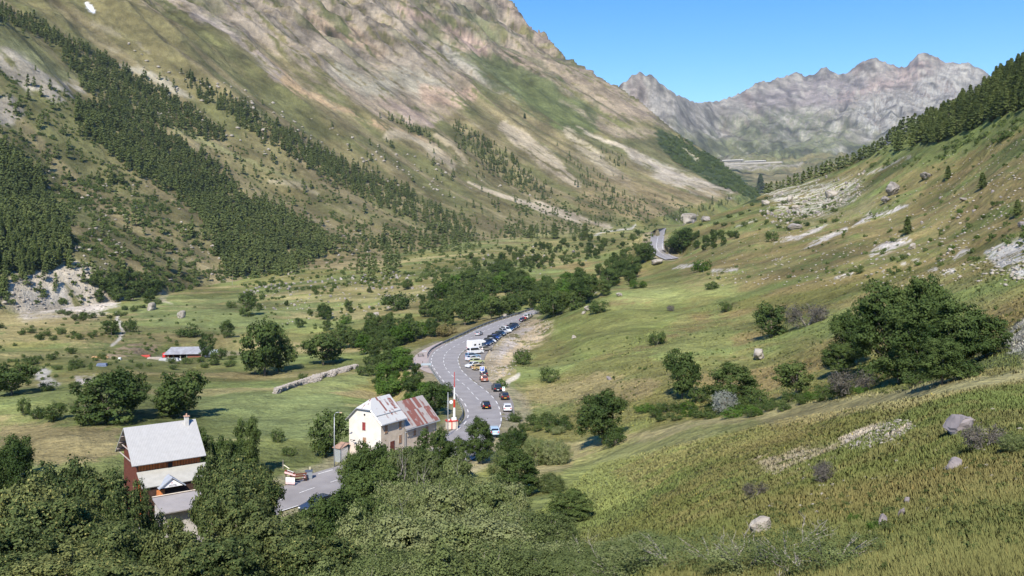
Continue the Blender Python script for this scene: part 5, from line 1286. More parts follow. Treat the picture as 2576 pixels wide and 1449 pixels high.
# ---- the barn
bo = at(470, 900, 328); zb2 = -49.2
bn = empty("barn", (bo.x, bo.y, zb2), math.radians(8), label="low open-fronted barn with a grey tin roof on the valley meadow", cat="barn")
g = MB()
for x_ in (-6, -1.7, 0.6): g.box((x_, -2.6, 1.3), (.28, .28, 2.6))
g.obj("posts", mat("grey posts", (.45, .40, .33), .9, .2, 3), bn)
g = MB(); g.box((-2, 3.0, 1.3), (9, .2, 2.6)); g.box((-6.2, .2, 1.3), (.2, 5.6, 2.6)); g.box((5.9, .3, 1.4), (.2, 5.4, 2.8)); g.obj("back_wall", WOODD, bn)
g = MB(); g.box((3.2, -2.6, 1.35), (4.6, .18, 2.3)); g.obj("plank_wall", mat("red brown planks", (.33, .12, .075), .8, .3, 2), bn)
uv_quadmesh("roof", [[Vector((-7.6, -3.6, 2.5)), Vector((6.4, -3.6, 2.5)), Vector((7.4, 1.2, 4.6)), Vector((-5.8, 1.2, 4.6))], [Vector((7.4, 3.6, 3.1)), Vector((-5.8, 3.6, 3.1)), Vector((-5.8, 1.2, 4.6)), Vector((7.4, 1.2, 4.6))]], mat("weathered tin", (.33, .34, .36), .6, nscale=.8, col2=(.24, .235, .245)), bn, .12)
uv_quadmesh("side_roof", [[Vector((6.6, -3.4, 2.3)), Vector((10.3, -3.3, 2.3)), Vector((12.2, 1.4, 3.2)), Vector((7.8, 1.4, 3.4))]], mat("green grey tin", (.50, .55, .54), .6, .15, 2), bn, .12)
g = MB(); g.box((8.6, -.8, 1.1), (3.4, 4.4, 2.2), taper=.98); g.obj("side_room", mat("dark tarpaulin", (.09, .10, .13), .6, .3, 2), bn)
q = at(420, 893, 326); cn = empty("red_box", (q.x - .2, q.y, -49.2), .1, label="bright red box trailer at the left end of the barn", cat="trailer")
g = MB(); g.box((0, 0, 1.75), (2.0, 2.6, 2.1)); g.obj("body", mat("bright red panel", (.72, .035, .045), .5, .08, 2), cn); g = MB(); g.box((0, 0, .62), (2.02, 2.7, .14)); g.obj("chassis", WPAINT, cn)
for x_ in (-.85, .85): g = MB(); g.tube([(x_ - .1, -.2, .38), (x_ + .1, -.2, .38)], .38, 12); g.obj("wheel", DARK, cn)
def junk(name, u, v, dims, col, lab, cat, rz=0, lift_=0.0):
    p = at(u, v); e = MB(); e.box((0, 0, dims[2] / 2), dims, taper=.86); e.box((0, 0, dims[2] * .5), (dims[0] * .7, dims[1] * 1.04, dims[2] * .3)); o = e.obj(name, mat("paint " + lab[:12], col, .7, .25, 3)); o.location = p; o.rotation_euler = (0, 0, rz); return tag(o, lab, cat)
junk("hay_trailer", 366, 898, (3.6, 1.8, .7), (.55, .08, .06), "low red farm machine left of the barn yard", "farm machine", .2)
junk("timber_stack", 390, 904, (5.5, 1.2, .8), (.42, .36, .30), "grey brown timber stack below the red farm machine", "timber stack", .1)
junk("bale_stack", 425, 908, (7, 1.6, 1.0), (.45, .46, .46), "long grey row of wrapped bales in front of the barn", "bales", .1)
junk("white_sheet", 444, 906, (3.4, 1.2, .5), (.80, .82, .80), "white sheet spread on the bales in front of the barn", "sheet", .1)
junk("plank_stack", 252, 900, (5.5, 1.5, .5), (.60, .36, .16), "orange plank stack lying in the meadow left of the barn", "planks", .1)
junk("blue_tarp_heap", 257, 921, (3.2, 1.8, .9), (.16, .20, .30), "blue grey covered heap in the meadow below the planks", "heap", .1)
junk("white_crate", 301, 906, (1.0, .9, .9), (.75, .78, .76), "small white crate between the planks and the barn yard", "crate", .1)

# ---- avalanche gallery far away
p = at(1870, 410, 3900); L0 = Vector(((1818 - CU) / F * 3900, 3900, -(407 - HOR) / F * 3900)); L1 = Vector(((1926 - CU) / F * 3800, 3800, -(411 - HOR) / F * 3800))
gl = empty("avalanche_gallery", L0.lerp(L1, .5), label="long white concrete avalanche gallery on the far road", cat="gallery"); R = rel(gl)
for nm, s0, s1 in (("gallery_roof", 0, .48), ("gallery_roof", .53, 1)):
    a_, b_ = L0.lerp(L1, s0), L0.lerp(L1, s1); g = MB(); d_ = (b_ - a_); M = Matrix.Translation(R(a_.lerp(b_, .5)) + Vector((0, 0, 9))) @ Matrix.Rotation(math.atan2(d_.y, d_.x), 4, 'Z')
    g.box((0, 0, 0), (d_.length, 14, 2.6), 0, M); ro_ = g.obj(nm, mat("pale concrete", (.66, .64, .60), .9, .1, .2), gl)
    g = MB()
    for k in range(14): g.box(((k / 13 - .5) * d_.length * .98, -6, -4), (1.4, 1.4, 6), 0, M)
    g.box((0, 6, -4), (d_.length, .6, 6), 0, M)
    g.obj("columns", mat("grey columns", (.38, .37, .36), .9, .2, .2), ro_)
g = MB(); d_ = L1 - L0; M = Matrix.Translation(R(L0.lerp(L1, .62)) + Vector((0, 0, -3))) @ Matrix.Rotation(math.atan2(d_.y, d_.x), 4, 'Z'); g.box((0, 0, 0), (d_.length * 1.5, 18, 7), 0, M); g.obj("retaining_wall", mat("pale bank wall", (.44, .41, .36), .9, .2, .1), gl)
# ------------------------------------------------------------------ street furniture
def road_z(u, v, z=-36.5): return onz(u, v, z)
def lamp(u, vb, vt, D, arm, lab):
    x = (u - CU) / F * D; zt = -(vt - HOR) / F * D; zb_ = -(vb - HOR) / F * D; h = zt - zb_
    e = empty("street_lamp", (x, D, zb_), label=lab, cat="street lamp", group="grey street lamps")
    m = MB(); m.tube([(0, 0, -.3), (0, 0, h * .5), (0, 0, h - .7)], [.10, .075, .055], 8); m.obj("pole", GALV, e, True)
    m = MB(); m.tube([(0, 0, h - .72), (.03, 0, h - .3), (.22, 0, h - .08), (.5, 0, h), (arm, 0, h - .03)], [.055, .05, .045, .04, .035], 6); m.obj("arm", GALV, e, True)
    m = MB(); m.box((arm + .15, 0, h - .05), (.42, .16, .11), taper=.7); m.obj("lamp_head", mat("lamp head", (.55, .38, .25), .5, .1), e)
lamp(841, 1172, 1037, 135, .85, "tall curved street lamp standing left of the white house")
x = (1127 - CU) / F * 156; e = empty("thin_mast", (x, 156, -36.9), label="thin plain grey mast left of the red and white mast", cat="pole")
m = MB(); m.tube([(0, 0, 0), (0, 0, 3.5), (0, 0, 7.6)], [.09, .075, .05], 8); m.obj("pole", GALV, e, True); m = MB(); m.box((0, 0, 7.65), (.16, .16, .12)); m.obj("cap", GALV, e)
# road closure barrier, boom raised
bx = onz(1136, 1078, -36.9); e = empty("road_barrier", bx, .35, label="raised red and white road closure boom on a red-topped concrete base", cat="barrier")
m = MB(); m.box((0, 0, .70), (1.9, 1.2, 1.40)); m.obj("base_block", mat("cream concrete", (.70, .60, .50), .9, .15, 3), e)
m = MB(); m.box((0, 0, 1.47), (2.1, 1.4, .14)); m.box((-.12, -.63, .72), (.16, .05, 1.38)); m.obj("red_cover", RPAINT, e)
m = MB(); m.box((.45, 0, 1.75), (.9, .5, .42)); m.box((-.55, 0, 1.66), (.3, .3, .24)); m.obj("counterweight", WPAINT, e)
H0 = 1.9; segs = [(0, 1.9, 0), (1.9, 3.4, 1), (3.4, 5.6, 0), (5.6, 8.4, 1)]
for z0, z1, c in segs:
    m = MB(); w0 = .30 - .030 * z0; w1 = .30 - .030 * z1
    for sx, sy in ((-1, -1), (1, -1), (1, 1), (-1, 1)):
        m.tube([(.5 + .05 * z0 / 8 + sx * w0 / 2, sy * w0 / 3, H0 + z0 + .01), (.5 + .05 * z1 / 8 + sx * w1 / 2, sy * w1 / 3, H0 + z1)], (.04 - .0035 * z0), 4)
    m.box((.5, 0, H0 + (z0 + z1) / 2), (w0 * .8, .03, z1 - z0 - .02), taper=w1 / w0)
    m.obj("boom_section", RPAINT if c else WPAINT, e)
m = MB(); m.tube([(-.15, -.2, 4.9), (-.15, -.24, 4.9)], .34, 14); m.tube([(-.15, -.2, 4.9), (.3, 0, 4.9)], .04, 5); m.obj("round_sign", WPAINT, e)
# signs
def sign(kind, u, v, D, h, w, hh, m, lab, sgn=None, tilt=0, back=GALV):
    z = -(v - HOR) / F * D; x = (u - CU) / F * D; zg_ = float(zat(x, D)); zg_ = max(min(zg_, z - h), z - h - 1.2)
    e = empty(kind, (x, D, zg_), tilt, label=lab, cat="sign"); H = z - zg_
    b = MB(); b.tube([(0, 0, -.2), (0, 0, H + hh / 2)], .045, 6); b.obj("post", GALV, e)
    b = MB(); b.box((0, -.06, H), (w, .04, hh)); p = b.obj("panel", m, e); return e, p, H
BLUE = mat("sign blue", (.02, .09, .42), .5, .05)
e, p, H = sign("parking_sign", 1213, 928, 214, 2.2, 1.15, 1.15, WPAINT, "square white and blue parking sign with a P among the parked cars")
b = MB(); b.box((0, -.085, H), (.92, .012, .92)); b.obj("blue_face", BLUE, p); text("lettering", "P", 1.0, Matrix.Translation((0, -.096, H)) @ Matrix.Rotation(math.pi / 2, 4, 'X'), WPAINT, p)
e, p, H = sign("road_sign", 1267, 978, 198, 1.6, .55, .95, WPAINT, "small upright white road sign behind the parked dark estate car"); b = MB(); b.box((0, -.085, H + .3), (.3, .012, .22)); b.obj("green_mark", mat("sign green", (.05, .35, .2), .5, .05), p)
e, p, H = sign("warning_sign", 1274, 822, 334, 1.6, .1, .1, RPAINT, "red and white round sign standing at the road edge by the far parked cars")
b = MB(); b.tube([(0, -.12, H), (0, -.16, H)], .50, 16); b.obj("disc", RPAINT, e); b = MB(); b.tube([(0, -.165, H), (0, -.175, H)], .28, 16); b.obj("disc_centre", WPAINT, e)
e, p, H = sign("warning_sign", 1236, 850, 292, 1.4, .1, .1, RPAINT, "pink and white round sign between two dark parked cars"); b = MB(); b.tube([(0, -.12, H), (0, -.16, H)], .52, 16); b.obj("disc", mat("faded red", (.75, .18, .22), .5, .1), e)
b = MB(); b.tube([(0, -.165, H), (0, -.175, H)], .38, 16); b.obj("disc_centre", WPAINT, e)
# arrow signs and boards at the hotel entrance
def frame_at(u, v, z=-36.5, rz=0): p = onz(u, v, z); return p
p0 = onz(727, 1222, -36.5); e = empty("direction_board", p0, -.15, label="dark wooden stand with pink and white direction boards by the near road", cat="sign")
for x_ in (-.45, .75): m = MB(); m.box((x_, 0, .95), (.12, .12, 1.9)); m.obj("post", WOODD, e)
def plank(x0, z0, x1, z1, w, col, nm="board"):
    m = MB(); L_ = math.hypot(x1 - x0, z1 - z0); M = Matrix.Translation(((x0 + x1) / 2, -.12, (z0 + z1) / 2)) @ Matrix.Rotation(-math.atan2(z1 - z0, x1 - x0), 4, 'Y'); m.box((0, 0, 0), (L_, .06, w), 0, M); return m.obj(nm, col, e)
PK = mat("pink board", (.80, .50, .50), .6, .1, 3)
plank(-.6, 1.9, 1.0, 1.55, .24, PK); plank(-.25, 2.15, .7, 1.85, .3, WPAINT); plank(-.75, 2.95, .1, 2.45, .10, mat("cream rail", (.78, .74, .55), .7, .1), "pole_sign"); plank(-.55, 2.2, .95, 1.75, .26, WOODR)
m = MB(); m.box((.25, -.15, .75), (1.35, .06, .95)); bd = m.obj("notice_panel", WPAINT, e); m = MB(); m.box((.25, -.186, .45), (1.3, .012, .32)); m.obj("pink_band", PK, bd)
p1 = onz(752, 1214, -36.5); e = empty("wooden_bench", p1, .45, label="dark wooden bench between the direction boards and the grey bin", cat="bench")
m = MB(); m.box((0, .1, .45), (2.4, .5, .08)); m.obj("seat", WOODD, e); m = MB(); m.box((0, .38, .8), (2.4, .07, .22)); m.box((0, .38, 1.1), (2.4, .07, .2)); m.obj("backrest", WOODR, e)
for x_ in (-1.05, 1.05): m = MB(); m.box((x_, .2, .5), (.1, .55, 1.0)); m.obj("leg", WOODD, e)
p2 = onz(777, 1205, -36.5); e = empty("wheeled_bin", p2, .3, label="grey wheeled bin at the edge of the near road", cat="bin")
m = MB(); m.box((0, 0, .62), (.85, .75, 1.0), taper=1.12); m.obj("body", mat("grey plastic", (.24, .27, .29), .6, .1), e); m = MB(); m.box((0, 0, 1.18), (1.05, .92, .1)); m.obj("lid", mat("dark lid", (.09, .11, .15), .5, .1), e)
for x_ in (-.35, .35): m = MB(); m.tube([(x_, .32, .12), (x_ + .08, .32, .12)], .12, 10); m.obj("wheel", DARK, e)
p3 = onz(768, 1209, -36.5); e = empty("litter_bin", p3, .3, label="small pinkish litter bin squeezed between bench and grey bin", cat="bin"); m = MB(); m.tube([(0, 0, .05), (0, 0, .8)], [.22, .26], 10); m.obj("body", PK, e); m = MB(); m.tube([(0, 0, .8), (0, 0, .86)], .28, 10); m.obj("rim", WPAINT, e)
def post(u, v, h, m_, lab, kind="fence_post", w=.1, grp=None, z=None):
    p = gp(u, v) if z is None else onz(u, v, z); b = MB(); b.tube([(0, 0, -.1), (0, 0, h * .5), (0, 0, h)], [w, w * .9, w * .75], 6); o = b.obj(kind, m_); o.location = p; return tag(o, lab, "post", grp)
post(780, 1193, 1.1, mat("cream post", (.80, .74, .52), .7, .1), "cream marker post behind the grey bin", "marker_post", .09)
post(712, 1180, 1.4, BARKL, "pale fence post at the left of the direction boards", w=.07)
for i, (u, v, h) in enumerate([(1004, 1120, 1), (690, 800, 1)][:0]): pass
for u, v, lab in [(585, 718, "pale telegraph pole at the left end of the long stony bank")]:
    if lab: post(u, v, 8, BARKL, lab, "telegraph_pole", .12)
# guardrail along the outside of the bend: rail + posts
def guardrail(P, lab, every=4.0, h=.75, dense=False):
    P = resample(P, .8); c = P[len(P) // 2]; e = empty("guardrail", c, label=lab, cat="guardrail")
    m = MB(); Q = [p - c for p in P]
    prof = [(-.06, .25), (.04, .42), (-.02, .6), (.04, .78), (-.06, .95)]
    rows = []
    for i, p in enumerate(Q):
        d = (Q[min(i + 1, len(Q) - 1)] - Q[max(i - 1, 0)]); d.z = 0; d.normalize(); n = Vector((-d.y, d.x, 0)); base = len(m.v)
        for (o_, z_) in prof: m.v.append(tuple(p + n * o_ + Vector((0, 0, z_))))
        rows.append(base)
    for i in range(len(rows) - 1):
        for k in range(4): m.f.append((rows[i] + k, rows[i + 1] + k, rows[i + 1] + k + 1, rows[i] + k + 1)); m.m.append(0)
    m.obj("rail", mat("shaded weathered rail", (.16, .175, .18), .7, .3, 1), e)  # dark tone stands for the rail's shade side, put into the colour
    pm = MB(); pm.box((0, 0, .35), (.12, .16, .9)); pme = pm.mesh("post", GALV)
    Q2 = resample(P, every)
    for p in Q2[:95]: add("post", pme, e, loc=p - c)
off = [a.lerp(b, -.055) for a, b in zip(mainL, mainR)]
iA = 0; iB = next(i for i, p in enumerate(mainL) if (p - onz(1082, 907, ZR)).length < 4)
iC = next(i for i, p in enumerate(mainL) if (p - onz(1135, 1083, -36.9)).length < 6)
guardrail([p - Vector((0, 0, .1)) for p in off[4:iB]], "long dark guardrail along the outer edge of the upper road bend", 5)
guardrail([p - Vector((0, 0, .1)) for p in off[iB + 6:iC]], "guardrail curving past the raised barrier on the lower bend", 2.5)
# layby things
p = onz(1058, 896, ZR); e = empty("picnic_table", p, .3, label="picnic table on the pale layby", cat="table")
m = MB(); m.box((0, 0, .75), (1.8, .8, .07)); m.obj("table_top", BARKL, e)
for y_ in (-.7, .7): m = MB(); m.box((0, y_, .45), (1.8, .28, .06)); m.obj("seat", BARKL, e)
for x_ in (-.7, .7): m = MB(); m.box((x_, 0, .38), (.1, 1.5, .08)); m.box((x_, .3, .36), (.1, .1, .72)); m.box((x_, -.3, .36), (.1, .1, .72)); m.obj("leg", BARK, e)
p = onz(1068, 884, ZR); junk("stone_block", 1068, 886, (1.6, .8, .45), (.40, .42, .43), "pale stone block at the far side of the layby", "stone block", .2)
p = onz(1072, 926, ZR); e = empty("info_panel", p, .2, label="low blue-grey information panel at the layby's lower edge", cat="sign")
m = MB(); m.box((0, 0, 1.0), (2.6, .1, .55)); m.obj("panel", mat("pale blue panel", (.36, .43, .47), .5, .1), e)
for x_ in (-1.1, 1.1): m = MB(); m.box((x_, 0, .4), (.12, .12, 1.0)); m.obj("leg", GALV, e)
post(1041 + 22, 921, 1.3, WOODD, "dark short post on the layby edge", "marker_post", .07, z=ZR)

# ------------------------------------------------------------------ vehicles
GLASS = mat("car glass", (.015, .02, .028), .08, .1, 2, spec=.8)
TYRE = mat("tyre", (.02, .02, .02), .9, .1); RIM = mat("wheel rim", (.45, .45, .46), .35, .1, 4, metal=.6)
TAIL = mat("tail light", (.55, .02, .02), .3, .1); HEAD = mat("head light", (.8, .82, .82), .15, .05); PLATE = mat("orange plate", (.85, .42, .06), .5, .05); PLATW = mat("white plate", (.8, .8, .78), .5, .05)
def paint_mat(nm, c, metal=.2):
    return mat("car paint " + nm, c, .22, .05, 1, metal=metal, spec=.6)
PROF = {  # side outline: bonnet, cabin; x forward, z up; length 1 based on half length
 'hatch': dict(L=3.9, W=1.68, body=[(-1.93, .35), (-1.95, .85), (-1.80, 1.0), (.75, .96), (1.75, .78), (1.95, .60), (1.93, .30)], cab=[(-1.82, .98), (-1.62, 1.38), (-1.2, 1.46), (.1, 1.45), (.85, .94)], top=.80),
 'saloon': dict(L=4.5, W=1.74, body=[(-2.22, .35), (-2.25, .82), (-2.1, 1.0), (-1.3, 1.02), (.95, .95), (2.05, .78), (2.25, .58), (2.22, .30)], cab=[(-1.75, 1.0), (-1.0, 1.40), (-.4, 1.45), (.15, 1.42), (1.0, .94)], top=.78),
 'estate': dict(L=4.5, W=1.75, body=[(-2.22, .35), (-2.25, .85), (-2.15, 1.02), (.95, .97), (2.05, .80), (2.25, .60), (2.22, .30)], cab=[(-2.18, 1.0), (-1.95, 1.45), (-1.5, 1.50), (.1, 1.48), (1.0, .95)], top=.82),
 'suv': dict(L=4.4, W=1.80, body=[(-2.18, .45), (-2.2, .98), (-2.1, 1.12), (.9, 1.08), (1.95, .98), (2.18, .80), (2.16, .40)], cab=[(-2.12, 1.10), (-1.95, 1.65), (-1.5, 1.72), (.1, 1.70), (.92, 1.07)], top=.86),
 'van': dict(L=5.0, W=1.92, body=[(-2.48, .35), (-2.5, 1.05), (-2.46, 1.18), (1.45, 1.14), (2.3, .98), (2.5, .70), (2.46, .32)], cab=[(-2.47, 1.15), (-2.42, 1.90), (-2.2, 1.98), (.65, 1.96), (1.55, 1.13)], top=.9)}
def loft(mb, prof, hw, inset, z0=None, mi=0, round_=.12):
    """extrude a side outline across the width with drawn-in shoulders"""
    n = len(prof); ys = [-hw, -hw + round_, hw - round_, hw]; zc = sum(p[1] for p in prof) / n; xc = sum(p[0] for p in prof) / n
    rows = []
    for j, y in enumerate(ys):
        k = .955 if j in (0, 3) else 1.0; b = len(mb.v)
        for (x_, z_) in prof:
            t = (z_ - prof[0][1]); yy = y * (1 - inset * max(t, 0)); mb.v.append((xc + (x_ - xc) * k, yy, zc + (z_ - zc) * (k if j in (0, 3) else 1)))
        rows.append(b)
    for j in range(3):
        for i in range(n): mb.f.append((rows[j] + i, rows[j] + (i + 1) % n, rows[j + 1] + (i + 1) % n, rows[j + 1] + i)); mb.m.append(mi)
    mb.f.append(tuple(rows[0] + i for i in range(n))[::-1]); mb.m.append(mi); mb.f.append(tuple(rows[3] + i for i in range(n))); mb.m.append(mi)
def side_glass(mb, cab, hw, inset, z0, pillars):
    """glass panes set 4 mm proud of the cabin sides, between pillars"""
    def shrink(P, f=.80):
        cx = sum(p[0] for p in P) / len(P); cz = sum(p[1] for p in P) / len(P); return [(cx + (x - cx) * f, cz + (z - cz) * f) for x, z in P]
    P = shrink(cab, .82)
    for sgn in (-1, 1):
        q = [(x, sgn * (hw * (1 - inset * max(z - cab[0][1], 0)) + .008), z) for x, z in P]
        mb.poly(q if sgn < 0 else q[::-1])
CARM = {}
def car(kind, style, colname, col, loc, rz, lab, grp="cars parked along the bend", metal=.2, cat="car", plate=PLATW, roofbox=False):
    S_ = PROF[style]; e = empty(kind, loc, rz, label=lab, cat=cat, group=grp); hw = S_['W'] / 2; pm = paint_mat(colname, col, metal)
    if style not in CARM:
        b = MB(); loft(b, S_['body'], hw, .03)
        c = MB(); loft(c, S_['cab'], hw * .93, .22, round_=.16)
        for x_ in (-S_['L'] * .31, S_['L'] * .31):
            pass
        g = MB(); side_glass(g, S_['cab'], hw * .93, .22, 0, 0)
        cab = S_['cab']; hwc = hw * .93
        def pane(p, q, s0, s1):
            a0 = (p[0] + (q[0] - p[0]) * s0, p[1] + (q[1] - p[1]) * s0); a1 = (p[0] + (q[0] - p[0]) * s1, p[1] + (q[1] - p[1]) * s1)
            n = Vector((q[1] - p[1], 0, -(q[0] - p[0]))).normalized(); n = n if n.z > 0 else -n; n *= .012
            w0 = hwc * .84 * (1 - .22 * (a0[1] - cab[0][1])); w1 = hwc * .84 * (1 - .22 * (a1[1] - cab[0][1]))
            g.poly([(a0[0] + n.x, -w0, a0[1] + n.z), (a0[0] + n.x, w0, a0[1] + n.z), (a1[0] + n.x, w1, a1[1] + n.z), (a1[0] + n.x, -w1, a1[1] + n.z)])
        pane(cab[-1], cab[-2], .08, .9); pane(cab[0], cab[1], .12, .95)
        w = MB(); w.tube([(0, -.11, 0), (0, .11, 0)], .32, 14); r_ = MB(); r_.tube([(0, -.118, 0), (0, .118, 0)], .19, 10)
        CARM[style] = (b, c, g.mesh("windows", GLASS), w.mesh("wheel", TYRE), r_.mesh("rim", RIM))
    b, c, gm_, wm, rm = CARM[style]
    bo = b.obj("body", pm, e, True); bo.data.polygons.foreach_set("use_smooth", [False] * len(bo.data.polygons)); co = c.obj("cabin", pm, e)
    add("windows", gm_, e)
    for x_ in (-S_['L'] * .31, S_['L'] * .31):
        for y_ in (-hw + .06, hw - .06):
            w_ = add("wheel", wm, e, loc=(x_, y_, .32)); add("rim", rm, w_)
    ln = S_['L'] / 2
    for y_ in (-hw * .72, hw * .72):
        m = MB(); m.box((-ln + .03, y_, .80), (.10, .24, .20)); m.obj("tail_light", TAIL, e); m = MB(); m.box((ln - .06, y_, .62), (.14, .30, .13)); m.obj("headlight", HEAD, e)
    m = MB(); m.box((-ln - .005, 0, .52), (.03, .52, .12)); m.obj("number_plate", plate, e)
    if roofbox: m = MB(); m.box((0, 0, S_['cab'][2][1] + .18), (1.6, .7, .3), taper=.8); m.obj("roof_box", DARK, e)
    return e
def head_of(p, q): d = q - p; return math.atan2(d.y, d.x)
def P_(u, v, z=ZR): return onz(u, v, z)
def rot(u0, v0, u1, v1): return head_of(P_(u0, v0), P_(u1, v1))
hd = rot(1208, 1020, 1194, 996)
car("moving_car", "hatch", "black", (.012, .013, .016), P_(1222, 1026), rot(1222, 1030, 1212, 1008), "black hatchback driving away in the middle of the lower bend", "cars driving on the road", plate=PLATE)
car("moving_car", "estate", "silver", (.42, .43, .44), P_(1205, 843), rot(1205, 845, 1262, 822), "silver car driving away on the upper road past the campervan", "cars driving on the road")
# row near the bend, parallel parked, seen from behind
car("parked_car", "hatch", "copper", (.34, .16, .11), P_(1217, 958), rot(1222, 962, 1206, 940), "copper orange hatchback, nearest of the row by the parking sign")
car("parked_car", "hatch", "anthracite", (.035, .04, .05), P_(1217, 944), rot(1222, 948, 1206, 925), "small dark grey car just beyond the copper hatchback")
car("parked_car", "suv", "green black", (.03, .04, .045), P_(1249, 982), rot(1253, 986, 1236, 966), "dark blue car parked left of the small upright sign")
car("parked_car", "estate", "dark bronze", (.045, .035, .03), P_(1268, 1002), rot(1272, 1008, 1258, 986), "dark estate car parked in front of the small upright sign", plate=PLATE)
car("parked_car", "hatch", "white", (.75, .76, .77), P_(1276, 1032), rot(1277, 1036, 1272, 1016), "white hatchback parked right of the black moving car")
# echelon row, nose to the bank
def across(u, v, du, dv): return rot(u, v, u + du, v + dv)
car("parked_car", "hatch", "sand yellow", (.50, .38, .19), P_(1205, 930), across(1200, 930, 30, -3), "sandy yellow car with its tail to the road behind the parking sign")
car("parked_car", "hatch", "white", (.75, .76, .77), P_(1188, 924), across(1210, 926, -28, 4), "white hatchback with its nose to the road beside the sandy car")
car("parked_car", "hatch", "lime", (.46, .50, .27), P_(1200, 914), across(1190, 914, 30, -3), "lime green car between two white cars")
car("parked_car", "saloon", "white", (.75, .76, .77), P_(1190, 907), across(1180, 907, 30, -3), "white saloon just beyond the lime green car")
car("parked_car", "estate", "steel blue", (.22, .34, .48), P_(1189, 900), across(1180, 900, 30, -3), "steel blue estate next to the white van")
car("parked_van", "van", "white", (.75, .76, .77), P_(1196, 890), across(1180, 890, 30, -3), "white panel van beside the campervan", cat="van")
car("parked_car", "estate", "beige grey", (.30, .28, .26), P_(1222, 882), across(1200, 884, 30, -4), "greyish car with its nose against the rock behind the campervan")
# campervan
e = empty("campervan", P_(1199, 880), across(1180, 880, 34, -4), label="big white campervan, tallest vehicle of the parked row", cat="campervan")
m = MB(); loft(m, [(-3.0, .45), (-3.02, 2.75), (-2.8, 2.98), (2.0, 2.98), (2.9, 2.45), (2.6, 2.2), (1.15, 2.15), (1.1, .45)], 1.12, 0, round_=.1); m.obj("body", paint_mat("camper white", (.82, .82, .80), 0), e)
m = MB(); loft(m, [(1.05, .38), (1.05, 2.1), (1.75, 2.08), (2.5, 1.25), (3.2, 1.05), (3.35, .75), (3.3, .35)], .98, 0, round_=.12); m.obj("cab", paint_mat("cab blue", (.08, .13, .20)), e)
m = MB(); m.box((-1.5, -1.125, 1.75), (.8, .03, .5)); m.box((.2, -1.125, 1.75), (.6, .03, .45)); m.box((-1.5, 1.125, 1.75), (.8, .03, .5)); m.obj("windows", GLASS, e)
for x_ in (-1.6, 2.3):
    for y_ in (-.9, .9): m = MB(); m.tube([(x_, y_ - .12, .36), (x_, y_ + .12, .36)], .36, 14); m.obj("wheel", TYRE, e)
m = MB(); m.box((-3.03, .9, .8), (.05, .2, .3)); m.box((-3.03, -.9, .8), (.05, .2, .3)); m.obj("tail_light", TAIL, e)
far_row = [(1219,869,'estate','navy',(.02,.035,.09)),(1228,865,'hatch','midnight',(.015,.025,.05)),(1234,861,'saloon','white',(.75,.76,.77)),(1239,857,'suv','black',(.012,.013,.016)),(1244,853,'hatch','royal blue',(.03,.07,.25)),(1250,849,'estate','anthracite',(.035,.04,.05)),(1256,845,'hatch','black',(.012,.013,.016)),(1261,842,'saloon','navy',(.02,.035,.09)),(1267,838,'suv','silver',(.42,.43,.44)),(1273,835,'van','white',(.75,.76,.77)),(1279,832,'hatch','teal',(.03,.09,.13)),(1286,828,'estate','black',(.012,.013,.016)),(1293,824,'suv','green black',(.03,.04,.045)),(1314,808,'saloon','dark blue grey',(.04,.06,.10)),(1320,805,'hatch','red',(.45,.03,.04)),(1326,801,'van','white',(.75,.76,.77)),(1333,797,'hatch','silver',(.42,.43,.44))]
far_row += [(1223,867,'hatch','navy',(.02,.035,.09)),(1231,863,'estate','black',(.012,.013,.016)),(1247,851,'hatch','midnight',(.015,.025,.05)),(1258,843.5,'hatch','teal',(.03,.09,.13)),(1282.5,830,'hatch','navy',(.02,.035,.09)),(1289.5,826,'hatch','midnight',(.015,.025,.05)),(1297,822,'hatch','black',(.012,.013,.016))]
dk = "dark car in the tightly parked row between the campervan and the rock bank"
for i, (u, v, st, cn, cl) in enumerate(far_row):
    lab = dk if cn in ('navy','midnight','black','anthracite','green black','teal') and u < 1300 else {(1234):"white saloon wedged among the dark cars of the row", 1244: "royal blue hatchback in the dark part of the row", 1267: "silver off-roader far up the tightly parked row", 1273: "white van among the dark cars below the rock bank", 1314: "dark blue-grey saloon, first car after the gap in the row", 1320: "red hatchback at the far end of the parked row", 1326: "white van at the far end of the parked row", 1333: "silver hatchback last in the row under the dark bush"}[u]
    car("parked_van" if st == 'van' else "parked_car", st, cn, cl, P_(u, v), across(u, v, 26, 5.5) if u < 1300 else rot(u, v, u + 22, v - 10), lab, cat="van" if st == 'van' else "car")
car("parked_car", "estate", "dark blue grey", (.04, .06, .10), P_(794, 1280, -36.5), rot(783, 1272, 740, 1287), "dark car half hidden by trees at the near road's lower edge", None)
car("parked_car", "hatch", "pale blue", (.45, .60, .72), P_(1243, 1092, -36.6), rot(1243, 1092, 1236, 1070), "pale blue car glimpsed through the trees at the bend", None)

